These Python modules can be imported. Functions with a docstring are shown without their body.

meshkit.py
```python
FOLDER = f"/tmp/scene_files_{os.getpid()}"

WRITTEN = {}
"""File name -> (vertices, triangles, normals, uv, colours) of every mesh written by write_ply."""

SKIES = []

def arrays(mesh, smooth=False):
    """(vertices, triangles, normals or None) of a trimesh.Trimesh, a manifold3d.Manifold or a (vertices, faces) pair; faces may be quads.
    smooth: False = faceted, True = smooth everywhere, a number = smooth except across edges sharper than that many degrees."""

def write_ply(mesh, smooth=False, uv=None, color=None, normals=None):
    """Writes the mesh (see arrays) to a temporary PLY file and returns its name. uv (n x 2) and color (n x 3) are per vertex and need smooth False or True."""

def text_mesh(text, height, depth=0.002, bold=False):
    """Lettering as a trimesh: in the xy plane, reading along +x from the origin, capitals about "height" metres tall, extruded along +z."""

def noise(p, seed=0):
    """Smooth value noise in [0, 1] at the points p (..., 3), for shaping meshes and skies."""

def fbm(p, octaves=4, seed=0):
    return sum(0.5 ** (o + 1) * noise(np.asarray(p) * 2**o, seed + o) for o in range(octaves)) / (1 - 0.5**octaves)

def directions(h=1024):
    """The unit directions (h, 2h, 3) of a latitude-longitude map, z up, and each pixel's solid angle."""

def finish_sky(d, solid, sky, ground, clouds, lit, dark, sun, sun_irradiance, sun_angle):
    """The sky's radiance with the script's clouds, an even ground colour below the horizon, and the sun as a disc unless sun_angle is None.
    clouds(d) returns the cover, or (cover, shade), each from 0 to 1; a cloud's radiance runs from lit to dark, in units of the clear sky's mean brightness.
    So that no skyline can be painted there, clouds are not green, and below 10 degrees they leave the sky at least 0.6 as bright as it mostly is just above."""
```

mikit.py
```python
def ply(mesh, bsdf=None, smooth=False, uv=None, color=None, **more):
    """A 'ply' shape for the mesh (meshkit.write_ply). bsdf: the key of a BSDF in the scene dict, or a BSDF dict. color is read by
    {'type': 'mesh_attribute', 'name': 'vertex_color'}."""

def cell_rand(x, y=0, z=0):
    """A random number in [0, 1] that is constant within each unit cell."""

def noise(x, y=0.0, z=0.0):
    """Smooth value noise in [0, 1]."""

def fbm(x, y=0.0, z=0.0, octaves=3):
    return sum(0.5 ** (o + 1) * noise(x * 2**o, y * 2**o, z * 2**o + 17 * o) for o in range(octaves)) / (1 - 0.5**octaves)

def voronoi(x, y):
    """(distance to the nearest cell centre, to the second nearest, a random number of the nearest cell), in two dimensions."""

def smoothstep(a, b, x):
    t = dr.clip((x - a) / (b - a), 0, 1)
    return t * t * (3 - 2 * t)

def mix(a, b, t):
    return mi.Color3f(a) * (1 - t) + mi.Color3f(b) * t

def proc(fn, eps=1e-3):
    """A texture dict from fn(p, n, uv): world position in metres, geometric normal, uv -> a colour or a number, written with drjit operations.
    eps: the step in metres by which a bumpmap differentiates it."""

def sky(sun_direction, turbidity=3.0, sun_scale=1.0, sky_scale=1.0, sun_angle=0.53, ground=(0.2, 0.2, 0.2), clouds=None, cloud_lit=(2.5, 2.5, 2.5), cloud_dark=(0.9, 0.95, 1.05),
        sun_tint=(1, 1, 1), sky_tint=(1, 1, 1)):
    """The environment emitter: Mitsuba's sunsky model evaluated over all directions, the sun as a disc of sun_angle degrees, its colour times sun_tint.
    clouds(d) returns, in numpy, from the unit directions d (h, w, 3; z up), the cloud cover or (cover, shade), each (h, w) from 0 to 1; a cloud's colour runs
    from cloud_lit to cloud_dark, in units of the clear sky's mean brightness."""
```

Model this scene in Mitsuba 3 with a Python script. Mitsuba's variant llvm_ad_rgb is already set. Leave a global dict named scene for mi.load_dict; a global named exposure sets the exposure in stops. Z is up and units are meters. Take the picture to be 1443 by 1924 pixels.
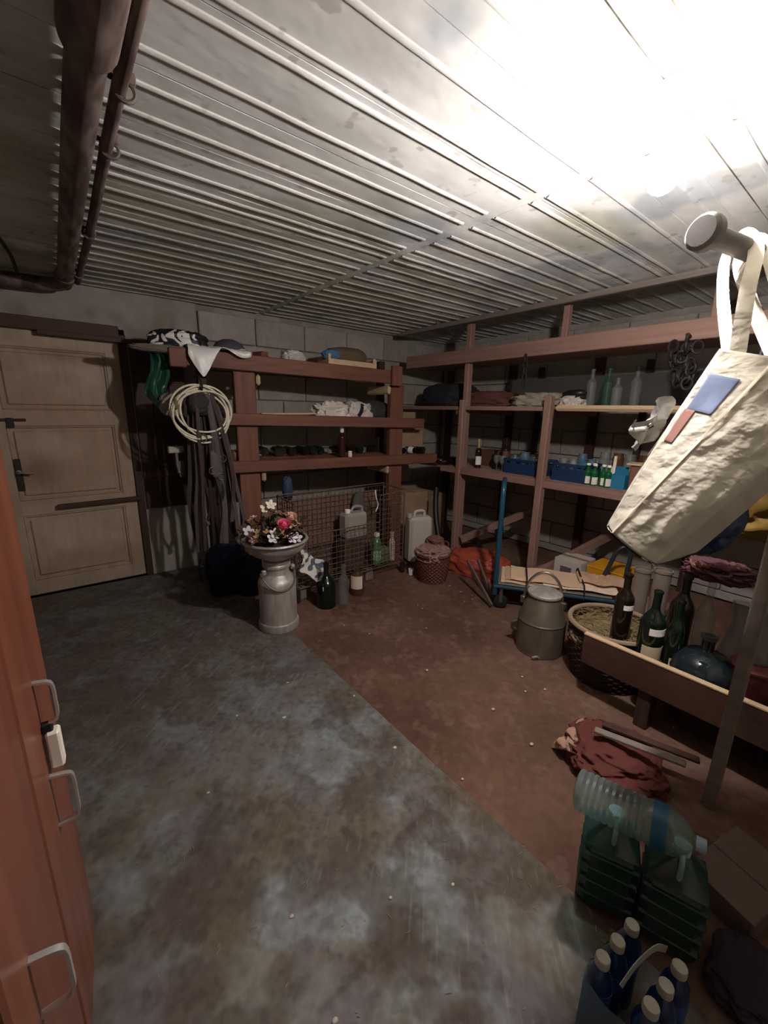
import math, random
import numpy as np, trimesh, mitsuba as mi, drjit as dr
import mikit, meshkit
from mikit import noise, fbm, smoothstep, mix, proc, cell_rand
T = mi.ScalarTransform4f
scene, labels = {}, {}

# ---------------------------------------------------------------- camera, light, exposure
F_PX, YAW, PITCH, ROLL, EYE = 776.07, 0.675125, 0.240183, 0.019009, 1.5
def cam_axes():
    cy, sy, cp, sp = math.cos(YAW), math.sin(YAW), math.cos(PITCH), math.sin(PITCH)
    f = np.array([sy*cp, cy*cp, -sp]); r = np.array([cy, -sy, 0.0]); u = np.cross(r, f)
    return math.cos(ROLL)*r + math.sin(ROLL)*u, -math.sin(ROLL)*r + math.cos(ROLL)*u, f
_r, _u, _f = cam_axes()
scene['camera'] = {'type': 'perspective', 'fov': math.degrees(2*math.atan(1443/2/F_PX)), 'fov_axis': 'x', 'near_clip': 0.05, 'far_clip': 50.0,
                   'to_world': T().look_at(origin=[0, 0, EYE], target=[float(v) for v in (np.array([0, 0, EYE]) + _f)], up=[float(v) for v in _u])}
LAMP = (1.46, 0.585, 2.155)
LAMP_RADIANCE = (302.0, 286.0, 280.0)
exposure = 2.45
XL, XR, YF, YB, ZC = -0.75, 4.26, -0.9, 4.10, 2.38      # the room: left, right, front (behind the camera), back, ceiling

# ---------------------------------------------------------------- helpers
def lin(h):
    c = [int(h[i:i+2], 16)/255 for i in (1, 3, 5)]
    return [v/12.92 if v <= .04045 else ((v+.055)/1.055)**2.4 for v in c]
_used = {}
def numbered(name):
    n = _used.get(name, -1) + 1; _used[name] = n
    return name if n == 0 else f'{name}_{n:03d}'
_pn = {}
def thing(name, label, cat, group=None):
    k = numbered(name); labels[k] = {'label': label, 'category': cat}
    if group: labels[k]['group'] = group
    return k
def put(key, mesh, m, smooth=35, **kw):
    scene[key] = mikit.ply(mesh, m, smooth, **kw); return key
def single(name, label, cat, mesh, m, smooth=35, group=None):
    return put(thing(name, label, cat, group), mesh, m, smooth)
def pkey(parent, name):
    n = _pn.get((parent, name), -1) + 1; _pn[(parent, name)] = n
    return f'{parent}__{name}' + ('' if n == 0 else f'_{n:03d}')
def part(parent, name, mesh, m, smooth=35, label=None, kind=None):
    k = put(pkey(parent, name), mesh, m, smooth)
    if label or kind: labels[k] = {}
    if label: labels[k]['label'] = label
    if kind: labels[k]['kind'] = kind
    return k
def struct(key, mesh, m, smooth=False, label=None):
    put(key, mesh, m, smooth); labels[key] = {'kind': 'structure', **({'label': label} if label else {})}; return key
def cat_(*ms):
    return trimesh.util.concatenate([m for m in ms])
def box(x0, x1, y0, y1, z0, z1, b=0.0):
    if b <= 0:
        m = trimesh.creation.box((x1-x0, y1-y0, z1-z0)); m.apply_translation(((x0+x1)/2, (y0+y1)/2, (z0+z1)/2)); return m
    b = min(b, .45*min(x1-x0, y1-y0, z1-z0)); P = []
    for x, sx in ((x0, 1), (x1, -1)):
        for y, sy in ((y0, 1), (y1, -1)):
            for z, sz in ((z0, 1), (z1, -1)):
                P += [(x, y+sy*b, z+sz*b), (x+sx*b, y, z+sz*b), (x+sx*b, y+sy*b, z)]
    return trimesh.convex.convex_hull(np.array(P))
def cbox(c, s, rz=0.0, b=0.003, rx=0.0, ry=0.0):
    m = box(-s[0]/2, s[0]/2, -s[1]/2, s[1]/2, -s[2]/2, s[2]/2, b)
    R = trimesh.transformations.euler_matrix(rx, ry, rz); R[:3, 3] = c; m.apply_transform(R); return m
def plank(p0, p1, w, t, up=(0, 0, 1), b=0.003):
    """bar from p0 to p1; w is measured along up, t across."""
    p0, p1, up = (np.array(v, float) for v in (p0, p1, up)); d = p1-p0; L = np.linalg.norm(d); d /= L
    s = np.cross(d, up); s /= np.linalg.norm(s); u = np.cross(s, d)
    m = box(-L/2, L/2, -t/2, t/2, -w/2, w/2, b); M = np.eye(4); M[:3, 0], M[:3, 1], M[:3, 2], M[:3, 3] = d, -s, u, (p0+p1)/2
    m.apply_transform(M); return m
def curve(P, n=8):
    P = np.array(P, float)
    if len(P) < 3: return P
    Q = np.vstack([2*P[0]-P[1], P, 2*P[-1]-P[-2]]); out = []
    for i in range(1, len(Q)-2):
        for t in np.linspace(0, 1, n, endpoint=False):
            a, b, c, d = Q[i-1:i+3]; out.append(.5*(2*b+(c-a)*t+(2*a-5*b+4*c-d)*t*t+(3*b-a-3*c+d)*t**3))
    return np.array(out+[P[-1]])
def sweep(P, prof, up0=None, closed=False, scale=None):
    """sweep a closed 2-D outline along a polyline with parallel transport."""
    P = np.array(P, float); n, k = len(P), len(prof); t = np.gradient(P, axis=0)
    if closed: t = np.roll(P, -1, 0)-np.roll(P, 1, 0)
    t /= np.linalg.norm(t, axis=1, keepdims=True)+1e-12
    u = np.array(up0 if up0 is not None else ((0, 0, 1) if abs(t[0][2]) < .9 else (1, 0, 0)), float); V = []
    for i in range(n):
        u = u-t[i]*(u@t[i]); u /= np.linalg.norm(u)+1e-12; s = np.cross(t[i], u); sc = 1 if scale is None else scale[i]
        V.append(P[i]+sc*(prof[:, :1]*s+prof[:, 1:]*u))
    V = np.vstack(V); Fs = []; m = n if closed else n-1
    for i in range(m):
        for j in range(k):
            a, b = i*k+j, i*k+(j+1) % k; c, d = ((i+1) % n)*k+(j+1) % k, ((i+1) % n)*k+j; Fs += [(a, b, c), (a, c, d)]
    if not closed:
        V = np.vstack([V, P[0], P[-1]]); 
        for j in range(k): Fs += [(len(V)-2, (j+1) % k, j), (len(V)-1, (n-1)*k+j, (n-1)*k+(j+1) % k)]
    return trimesh.Trimesh(V, Fs, process=False)
def circ(r, k=10):
    a = np.linspace(0, 2*np.pi, k, endpoint=False); return np.stack([r*np.cos(a), r*np.sin(a)], 1)
def tube(P, r, k=10, closed=False, scale=None): return sweep(P, circ(r, k), closed=closed, scale=scale)
def ribbon(P, w, t, up): return sweep(P, np.array([(-w/2, -t/2), (w/2, -t/2), (w/2, t/2), (-w/2, t/2)]), up0=up)
def lathe(prof, n=40, at=(0, 0, 0), M=None):
    m = trimesh.creation.revolve(np.array(prof, float), sections=n)
    if M is not None: m.apply_transform(M)
    m.apply_translation(at); return m
def shell(prof, t): # an open vessel: outer profile up, inner back down
    p = np.array(prof, float); q = p[::-1].copy(); q[:, 0] = np.maximum(q[:, 0]-t, 0.0); q[-1, 1] += t
    if len(q) > 1 and q[-2, 1] < q[-1, 1]: q[-2, 1] = q[-1, 1]
    return np.vstack([p, q])
def blob(c, s, seed, amp=.12, freq=3.0, flat=None, ridge=True, rz=0.0, sub=4):
    """a crumpled soft shape: an ellipsoid with folds, its underside flattened."""
    m = trimesh.creation.icosphere(subdivisions=sub); v = np.array(m.vertices)
    e = np.sign(v)*np.abs(v)**.75
    w = meshkit.fbm(v*freq*.5+seed*7.3, 4, seed)
    if ridge: w = 1-np.abs(2*w-1)*2
    w2 = meshkit.noise(v*freq*1.9+seed*3.1, seed+5)
    w2 = 1-np.abs(2*w2-1)
    v = e*(1+amp*(w-.4)+amp*.6*(w2-.5))[:, None]*np.array(s)/2
    if flat is not None: v[:, 2] = np.maximum(v[:, 2], -s[2]/2*flat)
    v = v@trimesh.transformations.rotation_matrix(rz, (0, 0, 1))[:3, :3].T+np.array(c); m = trimesh.Trimesh(v, m.faces, process=False); return m
def rest(m, z):                                             # lower or raise a mesh so that its lowest point is at z
    m.apply_translation((0, 0, z-m.bounds[0][2])); return m
def sheet(G, th=.003):
    """a cloth or film from a grid of points (n, m, 3), with a real thickness."""
    n, m, _ = G.shape; nu = np.gradient(G, axis=0); nv = np.gradient(G, axis=1); N = np.cross(nu, nv); N /= np.linalg.norm(N, axis=2, keepdims=True)+1e-9
    A, B = (G+N*th/2).reshape(-1, 3), (G-N*th/2).reshape(-1, 3); Fs = []; k = n*m
    for i in range(n-1):
        for j in range(m-1):
            a, b, c, d = i*m+j, (i+1)*m+j, (i+1)*m+j+1, i*m+j+1; Fs += [(a, b, c), (a, c, d), (k+a, k+c, k+b), (k+a, k+d, k+c)]
    rim = [i*m for i in range(n)]+[(n-1)*m+j for j in range(1, m)]+[i*m+m-1 for i in range(n-2, -1, -1)]+[j for j in range(m-2, 0, -1)]
    for a, b in zip(rim, rim[1:]+rim[:1]): Fs += [(a, k+b, b), (a, k+a, k+b)]
    return trimesh.Trimesh(np.vstack([A, B]), Fs, process=False)

# ---------------------------------------------------------------- materials
_mats = {}
def M(h, rough=.6, metal=0.0, spec=.4, name=None, **kw):
    key = (h, rough, metal, spec, tuple(sorted(kw.items())))
    if key not in _mats:
        k = f'mat_{len(_mats):03d}'; _mats[key] = k
        scene[k] = {'type': 'twosided', 'b': {'type': 'principled', 'base_color': {'type': 'rgb', 'value': lin(h)}, 'roughness': rough, 'metallic': metal, 'specular': spec, **kw}}
    return _mats[key]
def P(name, fn, rough=.7, spec=.3, metal=0.0, bump=None, scale=1.0, eps=1e-3, **kw):
    b = {'type': 'principled', 'base_color': proc(fn), 'roughness': rough, 'specular': spec, 'metallic': metal, **kw}
    if bump is not None: b = {'type': 'bumpmap', 'arbitrary': proc(bump, eps), 'scale': scale, 'b': b}
    scene[name] = {'type': 'twosided', 'b': b}; return name
def glass(name, tint, dust=.10):
    scene[name] = {'type': 'blendbsdf', 'weight': dust, 'a': {'type': 'thindielectric', 'int_ior': 1.5, 'specular_transmittance': {'type': 'rgb', 'value': list(tint)}},
                   'b': {'type': 'twosided', 'b': {'type': 'principled', 'base_color': {'type': 'rgb', 'value': [.55*v for v in tint]}, 'roughness': .35, 'specular': .5}}}; return name
def wood(name, dark, light, axis, rough=.6, spec=.3, freq=1.0):
    d, l = lin(dark), lin(light)
    def fn(p, n, uv):
        q = [p.x*38, p.y*38, p.z*38]; q[axis] = q[axis]*.045
        g = fbm(q[0]*freq, q[1]*freq, q[2]*freq, 3); q2 = [p.x*5, p.y*5, p.z*5]; q2[axis] = q2[axis]*.25
        b = noise(q2[0]+9, q2[1], q2[2])
        return mix(d, l, dr.clip(.15+.75*g+.5*(b-.5), 0, 1))
    return P(name, fn, rough, spec)

def f_concrete(p, n, uv):
    x, y = p.x, p.y
    a = fbm(x*2.6+3, y*2.6, 0, 4); b = fbm(x*8+1, y*8, 2, 4); c = fbm(x*46, y*46, 5, 3); e = fbm(x*17+4, y*17, 6, 3)
    blue = smoothstep(.36, .64, a*.45+b*.4+e*.15)
    col = mix(lin('#5b524b'), lin('#868b8c'), blue)
    ol = smoothstep(.46, .62, fbm(x*4.5+20, y*4.5-4, 1, 4)); col = mix(col, mi.Color3f(lin('#6f6350')), ol*.55)
    br = smoothstep(.52, .66, fbm(x*6.5+2, y*6.5+7, 9, 4)); col = mix(col, mi.Color3f(lin('#4f433c')), br*.6)
    vi = smoothstep(.55, .7, fbm(x*5+31, y*5+3, 3, 3)); col = mix(col, mi.Color3f(lin('#77727a')), vi*.4)
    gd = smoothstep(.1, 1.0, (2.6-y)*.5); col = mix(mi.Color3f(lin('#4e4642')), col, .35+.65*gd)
    ed = smoothstep(.22, .0, 1.12-x)*smoothstep(1.6, .4, y)*fbm(x*14, y*14, 4, 3); col = mix(col, mi.Color3f(lin('#53473a')), dr.minimum(1.0, ed*1.4))
    speck = smoothstep(.58, .76, fbm(x*26+3, y*26, 3, 3)); col = mix(col, mi.Color3f(lin('#3a322c')), speck*.30)
    scr = smoothstep(.80, .90, noise(x*7+y*9, (x-y)*70, 4))*smoothstep(.45, .6, noise(x*2, y*2, 8)); col = mix(col, mi.Color3f(lin('#9a9892')), scr*.16)
    return col*(.70+.55*c)
def b_concrete(p, n, uv): return fbm(p.x*30, p.y*30, 0, 4)
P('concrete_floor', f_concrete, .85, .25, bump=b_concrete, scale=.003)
def f_earth(p, n, uv):
    x, y = p.x, p.y
    a = fbm(x*2.4+5, y*2.4, 0, 4); c = fbm(x*34, y*34, 5, 3)
    col = mix(lin('#533b30'), lin('#694f42'), smoothstep(.2, .8, a)); s = smoothstep(.62, .7, fbm(x*13, y*13, 2, 3)); col = mix(col, mi.Color3f(lin('#80685a')), s*.25)
    return col*(.75+.45*c)
P('earth_floor', f_earth, .9, .2, bump=lambda p, n, uv: fbm(p.x*22+3, p.y*22, 0, 4), scale=.004)
def f_ceiling(p, n, uv):
    a = fbm(p.x*1.1, p.y*6, 0, 4); b = fbm(p.x*5+2, p.y*12, 3, 3); st = smoothstep(.60, .75, fbm(p.x*2.3+11, p.y*3.1, 1, 3))
    col = mix(lin('#aaa69f'), lin('#d3d1cc'), a); col = mix(col, mi.Color3f(lin('#868d94')), st*.6)
    g = smoothstep(.55, .7, fbm(p.x*.9+3, p.y*1.7+9, 2, 3)); col = mix(col, mi.Color3f(lin('#98967f')), g*.55)
    sp = smoothstep(.70, .80, fbm(p.x*16, p.y*16, 7, 3)); col = mix(col, mi.Color3f(lin('#7f776c')), sp*.4); return col*(.82+.3*b)
P('whitewash', f_ceiling, .95, .08, bump=lambda p, n, uv: fbm(p.x*14, p.y*30, p.z*30, 3), scale=.003)
def f_wall(p, n, uv):
    u = p.x+p.y; a = fbm(u*1.8, p.z*2.4, 0, 4); b = fbm(u*11, p.z*11, 3, 3); st = smoothstep(.58, .72, fbm(u*3.2+5, p.z*1.5, 1, 3))
    col = mix(lin('#8c847b'), lin('#a69f95'), a); col = mix(col, mi.Color3f(lin('#7b7060')), st*.5); return col*(.8+.35*b)
P('wall_plaster', f_wall, .9, .15, bump=lambda p, n, uv: fbm((p.x+p.y)*16, p.z*16, 0, 4), scale=.006)
def f_block(k):
    def fn(p, n, uv):
        u = p.x+p.y; a = fbm(u*2.3+k, p.z*3, 0, 3); b = fbm(u*30, p.z*30, k, 3); return mix(lin('#8e867d'), lin('#aaa298'), a)*((.78+.07*k)+.3*b)
    return fn
for k in range(3): P(f'block_{k}', f_block(k), .92, .12)
def f_door(p, n, uv):
    a = fbm(p.x*4, p.z*4, 0, 4); b = fbm(p.x*40, p.z*7, 3, 3)
    col = mix(lin('#a08a77'), lin('#bba591'), a); s = smoothstep(.5, .66, fbm(p.x*3+2, p.z*5+1, 4, 3)); col = mix(col, mi.Color3f(lin('#a1846a')), s*.55)
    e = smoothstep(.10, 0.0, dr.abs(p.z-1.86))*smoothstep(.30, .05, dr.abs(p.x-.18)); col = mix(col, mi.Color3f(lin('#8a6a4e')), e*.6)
    k = smoothstep(.22, .02, dr.sqrt(dr.square(p.x+.1)+dr.square(p.z-1.0))); col = mix(col, mi.Color3f(lin('#6d5a48')), k*.6)
    lo = smoothstep(.5, 0.0, p.z)*fbm(p.x*9, p.z*9, 7, 3); col = mix(col, mi.Color3f(lin('#7d6a55')), lo*.6); return col*(.85+.25*b)
P('door_paint', f_door, .6, .3)
for ax, nm in enumerate('xyz'): wood(f'red_wood_{nm}', '#563428', '#845644', ax)
for ax, nm in enumerate('xyz'): wood(f'side_wood_{nm}', '#70544a', '#9d7b6d', ax)  # side shelf timber, its colour raised to imitate glare from the lamp
wood('pale_wood', '#a88a6a', '#d2b896', 1)
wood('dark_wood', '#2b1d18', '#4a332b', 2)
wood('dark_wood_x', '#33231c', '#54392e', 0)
wood('grey_wood', '#5a5049', '#857a70', 1)
wood('varnish', '#4c281e', '#764432', 2, .3, .5, .6)
def f_pipe(p, n, uv):
    a = fbm(p.x*30, p.y*8, p.z*14, 4); return mix(lin('#3f322e'), lin('#706059'), smoothstep(.25, .75, a))
P('pipe_paint', f_pipe, .6, .3)
def f_zinc(p, n, uv):
    a = fbm(p.x*18, p.y*18, p.z*5, 4); b = noise(p.x*90, p.y*90, p.z*8); return mix(lin('#8f877f'), lin('#cdc3ba'), a)*(.85+.3*b)
P('zinc', f_zinc, .5, .5, .5)
P('zinc_dark', lambda p, n, uv: mix(lin('#544b42'), lin('#857968'), fbm(p.x*20, p.y*20, p.z*6, 4)), .45, .5, .5)
def f_zebra(p, n, uv):
    a = fbm(p.x*9, p.y*9, p.z*9, 2); s = noise((p.x+p.y*.4)*26+a*7, p.y*9+p.z*20, 3); return mix(lin('#1c1a1d'), lin('#d9d4cd'), smoothstep(.47, .53, s))
P('zebra_print', f_zebra, .5, .4)
def f_bag(p, n, uv):
    a = fbm(p.x*9, p.y*9, p.z*9, 4); b = noise(p.x*300, p.y*300, p.z*300); return mix(lin('#a1998a'), lin('#bfb7a9'), a)*(.93+.1*b)
P('bag_cloth', f_bag, .75, .25, bump=lambda p, n, uv: fbm(p.x*22, p.y*22, p.z*22, 4), scale=.012)
def f_straw(p, n, uv): return mix(lin('#5a4c36'), lin('#8f7d5a'), noise(p.x*60, p.y*60, p.z*60))
P('straw', f_straw, .9, .1)
def f_wicker(p, n, uv): return mix(lin('#40241f'), lin('#6e4036'), fbm(p.x*60, p.y*60, p.z*90, 3))
P('wicker', f_wicker, .6, .3)
def f_card(p, n, uv): return mix(lin('#7d6550'), lin('#a1876d'), fbm(p.x*7, p.y*7, p.z*7, 4))
P('cardboard', f_card, .9, .15)
glass('clear_glass', (.93, .96, .95)); glass('green_glass', (.42, .66, .48)); glass('blue_glass', (.66, .82, .92), .16); glass('amber_glass', (.75, .55, .35)); glass('pet_green', (.70, .84, .82), .2)
BLACKGLASS = M('#0d120f', .12, 0, .6); BROWNGLASS = M('#1d0f0a', .12, 0, .6); DKGREEN = M('#14221a', .12, 0, .6)
CHROME = M('#e0ddd8', .32, .8, .5); STEEL = M('#8b857d', .4, .9, .5); IRON = M('#3a3330', .6, .6, .4); RUST = M('#6e594a', .7, .5, .3)
BLACK = M('#17151a', .7, 0, .3); NAVY = M('#14162a', .8, 0, .2); WHITE = M('#e4dfd6', .6, 0, .4); PAPER = M('#d9d2c4', .8, 0, .2); BLUE = M('#1f5f86', .45, 0, .45)

# ---------------------------------------------------------------- the room
JX = 1.12                                              # where the concrete path ends and the trodden earth begins
def floor_mesh(x0, x1, y0, y1, z, nx, ny, seed, amp):
    X, Y = np.meshgrid(np.linspace(x0, x1, nx), np.linspace(y0, y1, ny), indexing='ij')
    Z = z+amp*(meshkit.fbm(np.stack([X*2.2, Y*2.2, X*0+seed], -1), 4, seed)-.5)
    G = np.stack([X, Y, Z], -1); m = sheet(G, .002); return m
fl = cat_(box(XL, JX-.004, YF, YB, -.08, -.006), box(JX+.004, XR, YF, YB, -.08, -.012))
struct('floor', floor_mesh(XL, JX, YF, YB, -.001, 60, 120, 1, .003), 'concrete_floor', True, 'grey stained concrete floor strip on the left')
struct('floor_earth', floor_mesh(JX-.004, XR, YF, YB, -.006, 80, 120, 2, .008), 'earth_floor', True, 'reddish brown trodden floor on the right')
put('floor__subfloor', fl, 'earth_floor', False)
put('floor__edge_joint', plank((JX, YF, -.012), (JX, YB, -.012), .026, .014, b=.004), 'concrete_floor', False)
DX0, DX1, DZ = -.36, .52, 2.02                         # the old door
struct('wall_back', cat_(box(XL, DX0-.06, YB, YB+.2, 0, ZC+.1), box(DX1+.05, 1.13, YB, YB+.2, 0, ZC+.1), box(DX0-.06, DX1+.05, YB, YB+.2, DZ+.07, ZC+.1), box(1.12, XR+.2, YB+.03, YB+.2, 0, ZC+.1)), 'wall_plaster')
struct('wall_right', box(XR+.03, XR+.2, YF, YB+.1, 0, ZC+.1), 'wall_plaster')
struct('wall_left', box(XL-.15, XL, YF, YB+.1, 0, ZC+.1), 'wall_plaster')
struct('wall_front', box(XL, XR+.1, YF-.15, YF, 0, ZC+.1), 'wall_plaster')
BW, BH = .52, .25
def block_ply(L, ax):
    m = box(.005, L-.005, 0, .045, .005, BH-.005, .006)
    if ax: m = trimesh.Trimesh(m.vertices[:, [1, 0, 2]]*[-1, 1, 1]+[.045, 0, 0], m.faces[:, ::-1] if False else m.faces, process=False)
    return m
_bl = {}
def lay(wall, ax, a0, a1, seed):
    rnd = random.Random(seed)
    for c in range(10):
        z = -.17+c*BH; a = a0-(0.0, .26)[c % 2]-.245
        zz0 = max(z, .0); 
        while a < a1-.02:
            s, e = max(a, a0), min(a+BW, a1)
            if e-s > .03:
                dep = rnd.uniform(-.004, .004); k = rnd.randrange(3)
                h0, h1 = max(z, 0)+.005, min(z+BH, ZC+.03)-.005
                if h1-h0 > .03:
                    key = (round(e-s, 3), round(h0-z, 3), round(h1-z, 3), ax)
                    if key not in _bl:
                        L = e-s; _bl[key] = box(.005, L-.005, 0, .05, h0-z, h1-z, .007) if ax == 0 else box(0, .05, .005, L-.005, h0-z, h1-z, .007)
                        _bl[key] = [mikit.ply(_bl[key], f'block_{q}', False) for q in range(3)]
                    to = (s, YB-.012+dep, z) if ax == 0 else (XR-.012+dep, s, z)
                    scene[pkey(wall, 'block')] = {**_bl[key][k], 'to_world': T().translate(list(to))}
            a += BW
lay('wall_back', 0, 1.13, XR-.02, 3); lay('wall_right', 1, -.3, YB-.02, 5)

# ceiling of ribbed panels
RIB = [4.06, 3.93, 3.80, 3.66, 3.52, 3.38, 3.25, 3.11, 2.97, 2.84, 2.70, 2.56, 2.41, 2.28, 2.14, 2.06, 1.95, 1.80, 1.68, 1.54, 1.40, 1.21, 1.14, .96, .76, .69, .52, .34, .15, .06, -.12, -.30, -.48, -.66, -.84]
struct('ceiling', box(XL-.1, XR+.2, YF-.1, YB+.2, ZC+.02, ZC+.15), 'whitewash', label='whitewashed ceiling of ribbed panels')
def panel(ys, y0, y1, x0, x1, seed):
    pr = [(y0, .012), (y0, 0)]
    for y in sorted(ys):
        for a in np.linspace(0, np.pi, 7): pr.append((y-.0105*np.cos(a), -.0075*np.sin(a)**.8))
    pr = np.array(pr+[(y1, 0), (y1, .012)]); nx = max(4, int((x1-x0)/.07)); X = np.linspace(x0, x1, nx); V = []
    for x in X:
        s = .0035*(meshkit.noise(np.array([[x*2.2, seed*3.7, 0]]), seed)[0]-.5)
        z = pr[:, 1]+.004*(meshkit.noise(np.stack([pr[:, 0]*0+x*5, pr[:, 0]*14, pr[:, 0]*0+seed], 1), seed)-.5)
        V.append(np.stack([pr[:, 0]*0+x, pr[:, 0]+s, ZC+z+s*.5], 1))
    k = len(pr); V = np.vstack(V); Fs = []
    for i in range(nx-1):
        for j in range(k-1):
            a = i*k+j; Fs += [(a, a+k, a+k+1), (a, a+k+1, a+1)]
    return trimesh.Trimesh(V, Fs, process=False)
i = 0; edge = YB+.02; rng = random.Random(4)
while i < len(RIB):
    ys = RIB[i:i+2]; i += 2; nxt = (ys[-1]+RIB[i])/2 if i < len(RIB) else YF
    for x0, x1 in ((XL, 1.69), (1.745, XR+.03)):
        put(pkey('ceiling', 'panel'), panel(ys, nxt+.002, edge-.002, x0+rng.uniform(-.01, .005)*(x0 > 0), x1-rng.uniform(0, .012)*(x1 < 2), i), 'whitewash', 32)
    edge = nxt
put('ceiling__mortar_joint', box(1.67, 1.765, YF, YB, ZC+.001, ZC+.02, .002), 'whitewash', False)

# old panelled door with its dark recess, lintel and bars
struct('door_1', box(DX0, DX1, YB+.035, YB+.06, .012, DZ, .002), 'door_paint', label='old beige painted three-panel door')
def dpart(n, m, mat='door_paint', lab=None): part('door_1', n, m, mat, 30, lab)
yf = YB+.012
for x0, x1 in ((DX0, DX0+.11), (DX1-.10, DX1)): dpart('stile', box(x0, x1, yf, YB+.05, .012, DZ, .004))
for z0, z1 in ((.012, .13), (.66, .78), (1.34, 1.46), (1.90, DZ)): dpart('rail', box(DX0+.105, DX1-.095, yf, YB+.05, z0, z1, .004))
for z0, z1 in ((.13, .66), (.78, 1.34), (1.46, 1.90)):
    x0, x1 = DX0+.11, DX1-.10
    dpart('panel', box(x0+.035, x1-.035, yf+.008, YB+.05, z0+.035, z1-.035, .008))
    fr = [plank((x0, yf+.012, z), (x1, yf+.012, z), .014, .014, b=.005) for z in (z0+.007, z1-.007)]+[plank((x, yf+.012, z0), (x, yf+.012, z1), .014, .014, up=(0, 1, 0), b=.005) for x in (x0+.007, x1-.007)]
    for q in fr: dpart('moulding', q)
dpart('lock_plate', box(-.245, -.205, yf-.006, yf+.002, .86, 1.10, .003), IRON, 'narrow dark metal lock plate')
part('door_1__lock_plate', 'lever', tube(curve([(-.225, yf, 1.0), (-.225, yf-.05, 1.0), (-.20, yf-.055, 1.0), (-.14, yf-.052, .992)]), .008), STEEL)
part('door_1__lock_plate', 'rose', lathe([(0, 0), (.018, 0), (.018, .01), (0, .012)], 20, (-.225, yf, 1.0), trimesh.transformations.rotation_matrix(np.pi/2, (1, 0, 0))), STEEL)
dpart('bolt', cat_(box(-.30, -.13, yf-.012, yf, 1.375, 1.395, .003), box(-.24, -.20, yf-.018, yf, 1.33, 1.40, .003)), IRON, 'iron sliding bolt')
struct('trim_1', cat_(box(DX1, DX1+.055, YB-.012, YB+.06, 0, DZ+.03, .004), box(DX0-.055, DX0, YB-.012, YB+.06, 0, DZ+.03, .004)), 'dark_wood', label='dark door frame')
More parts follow.
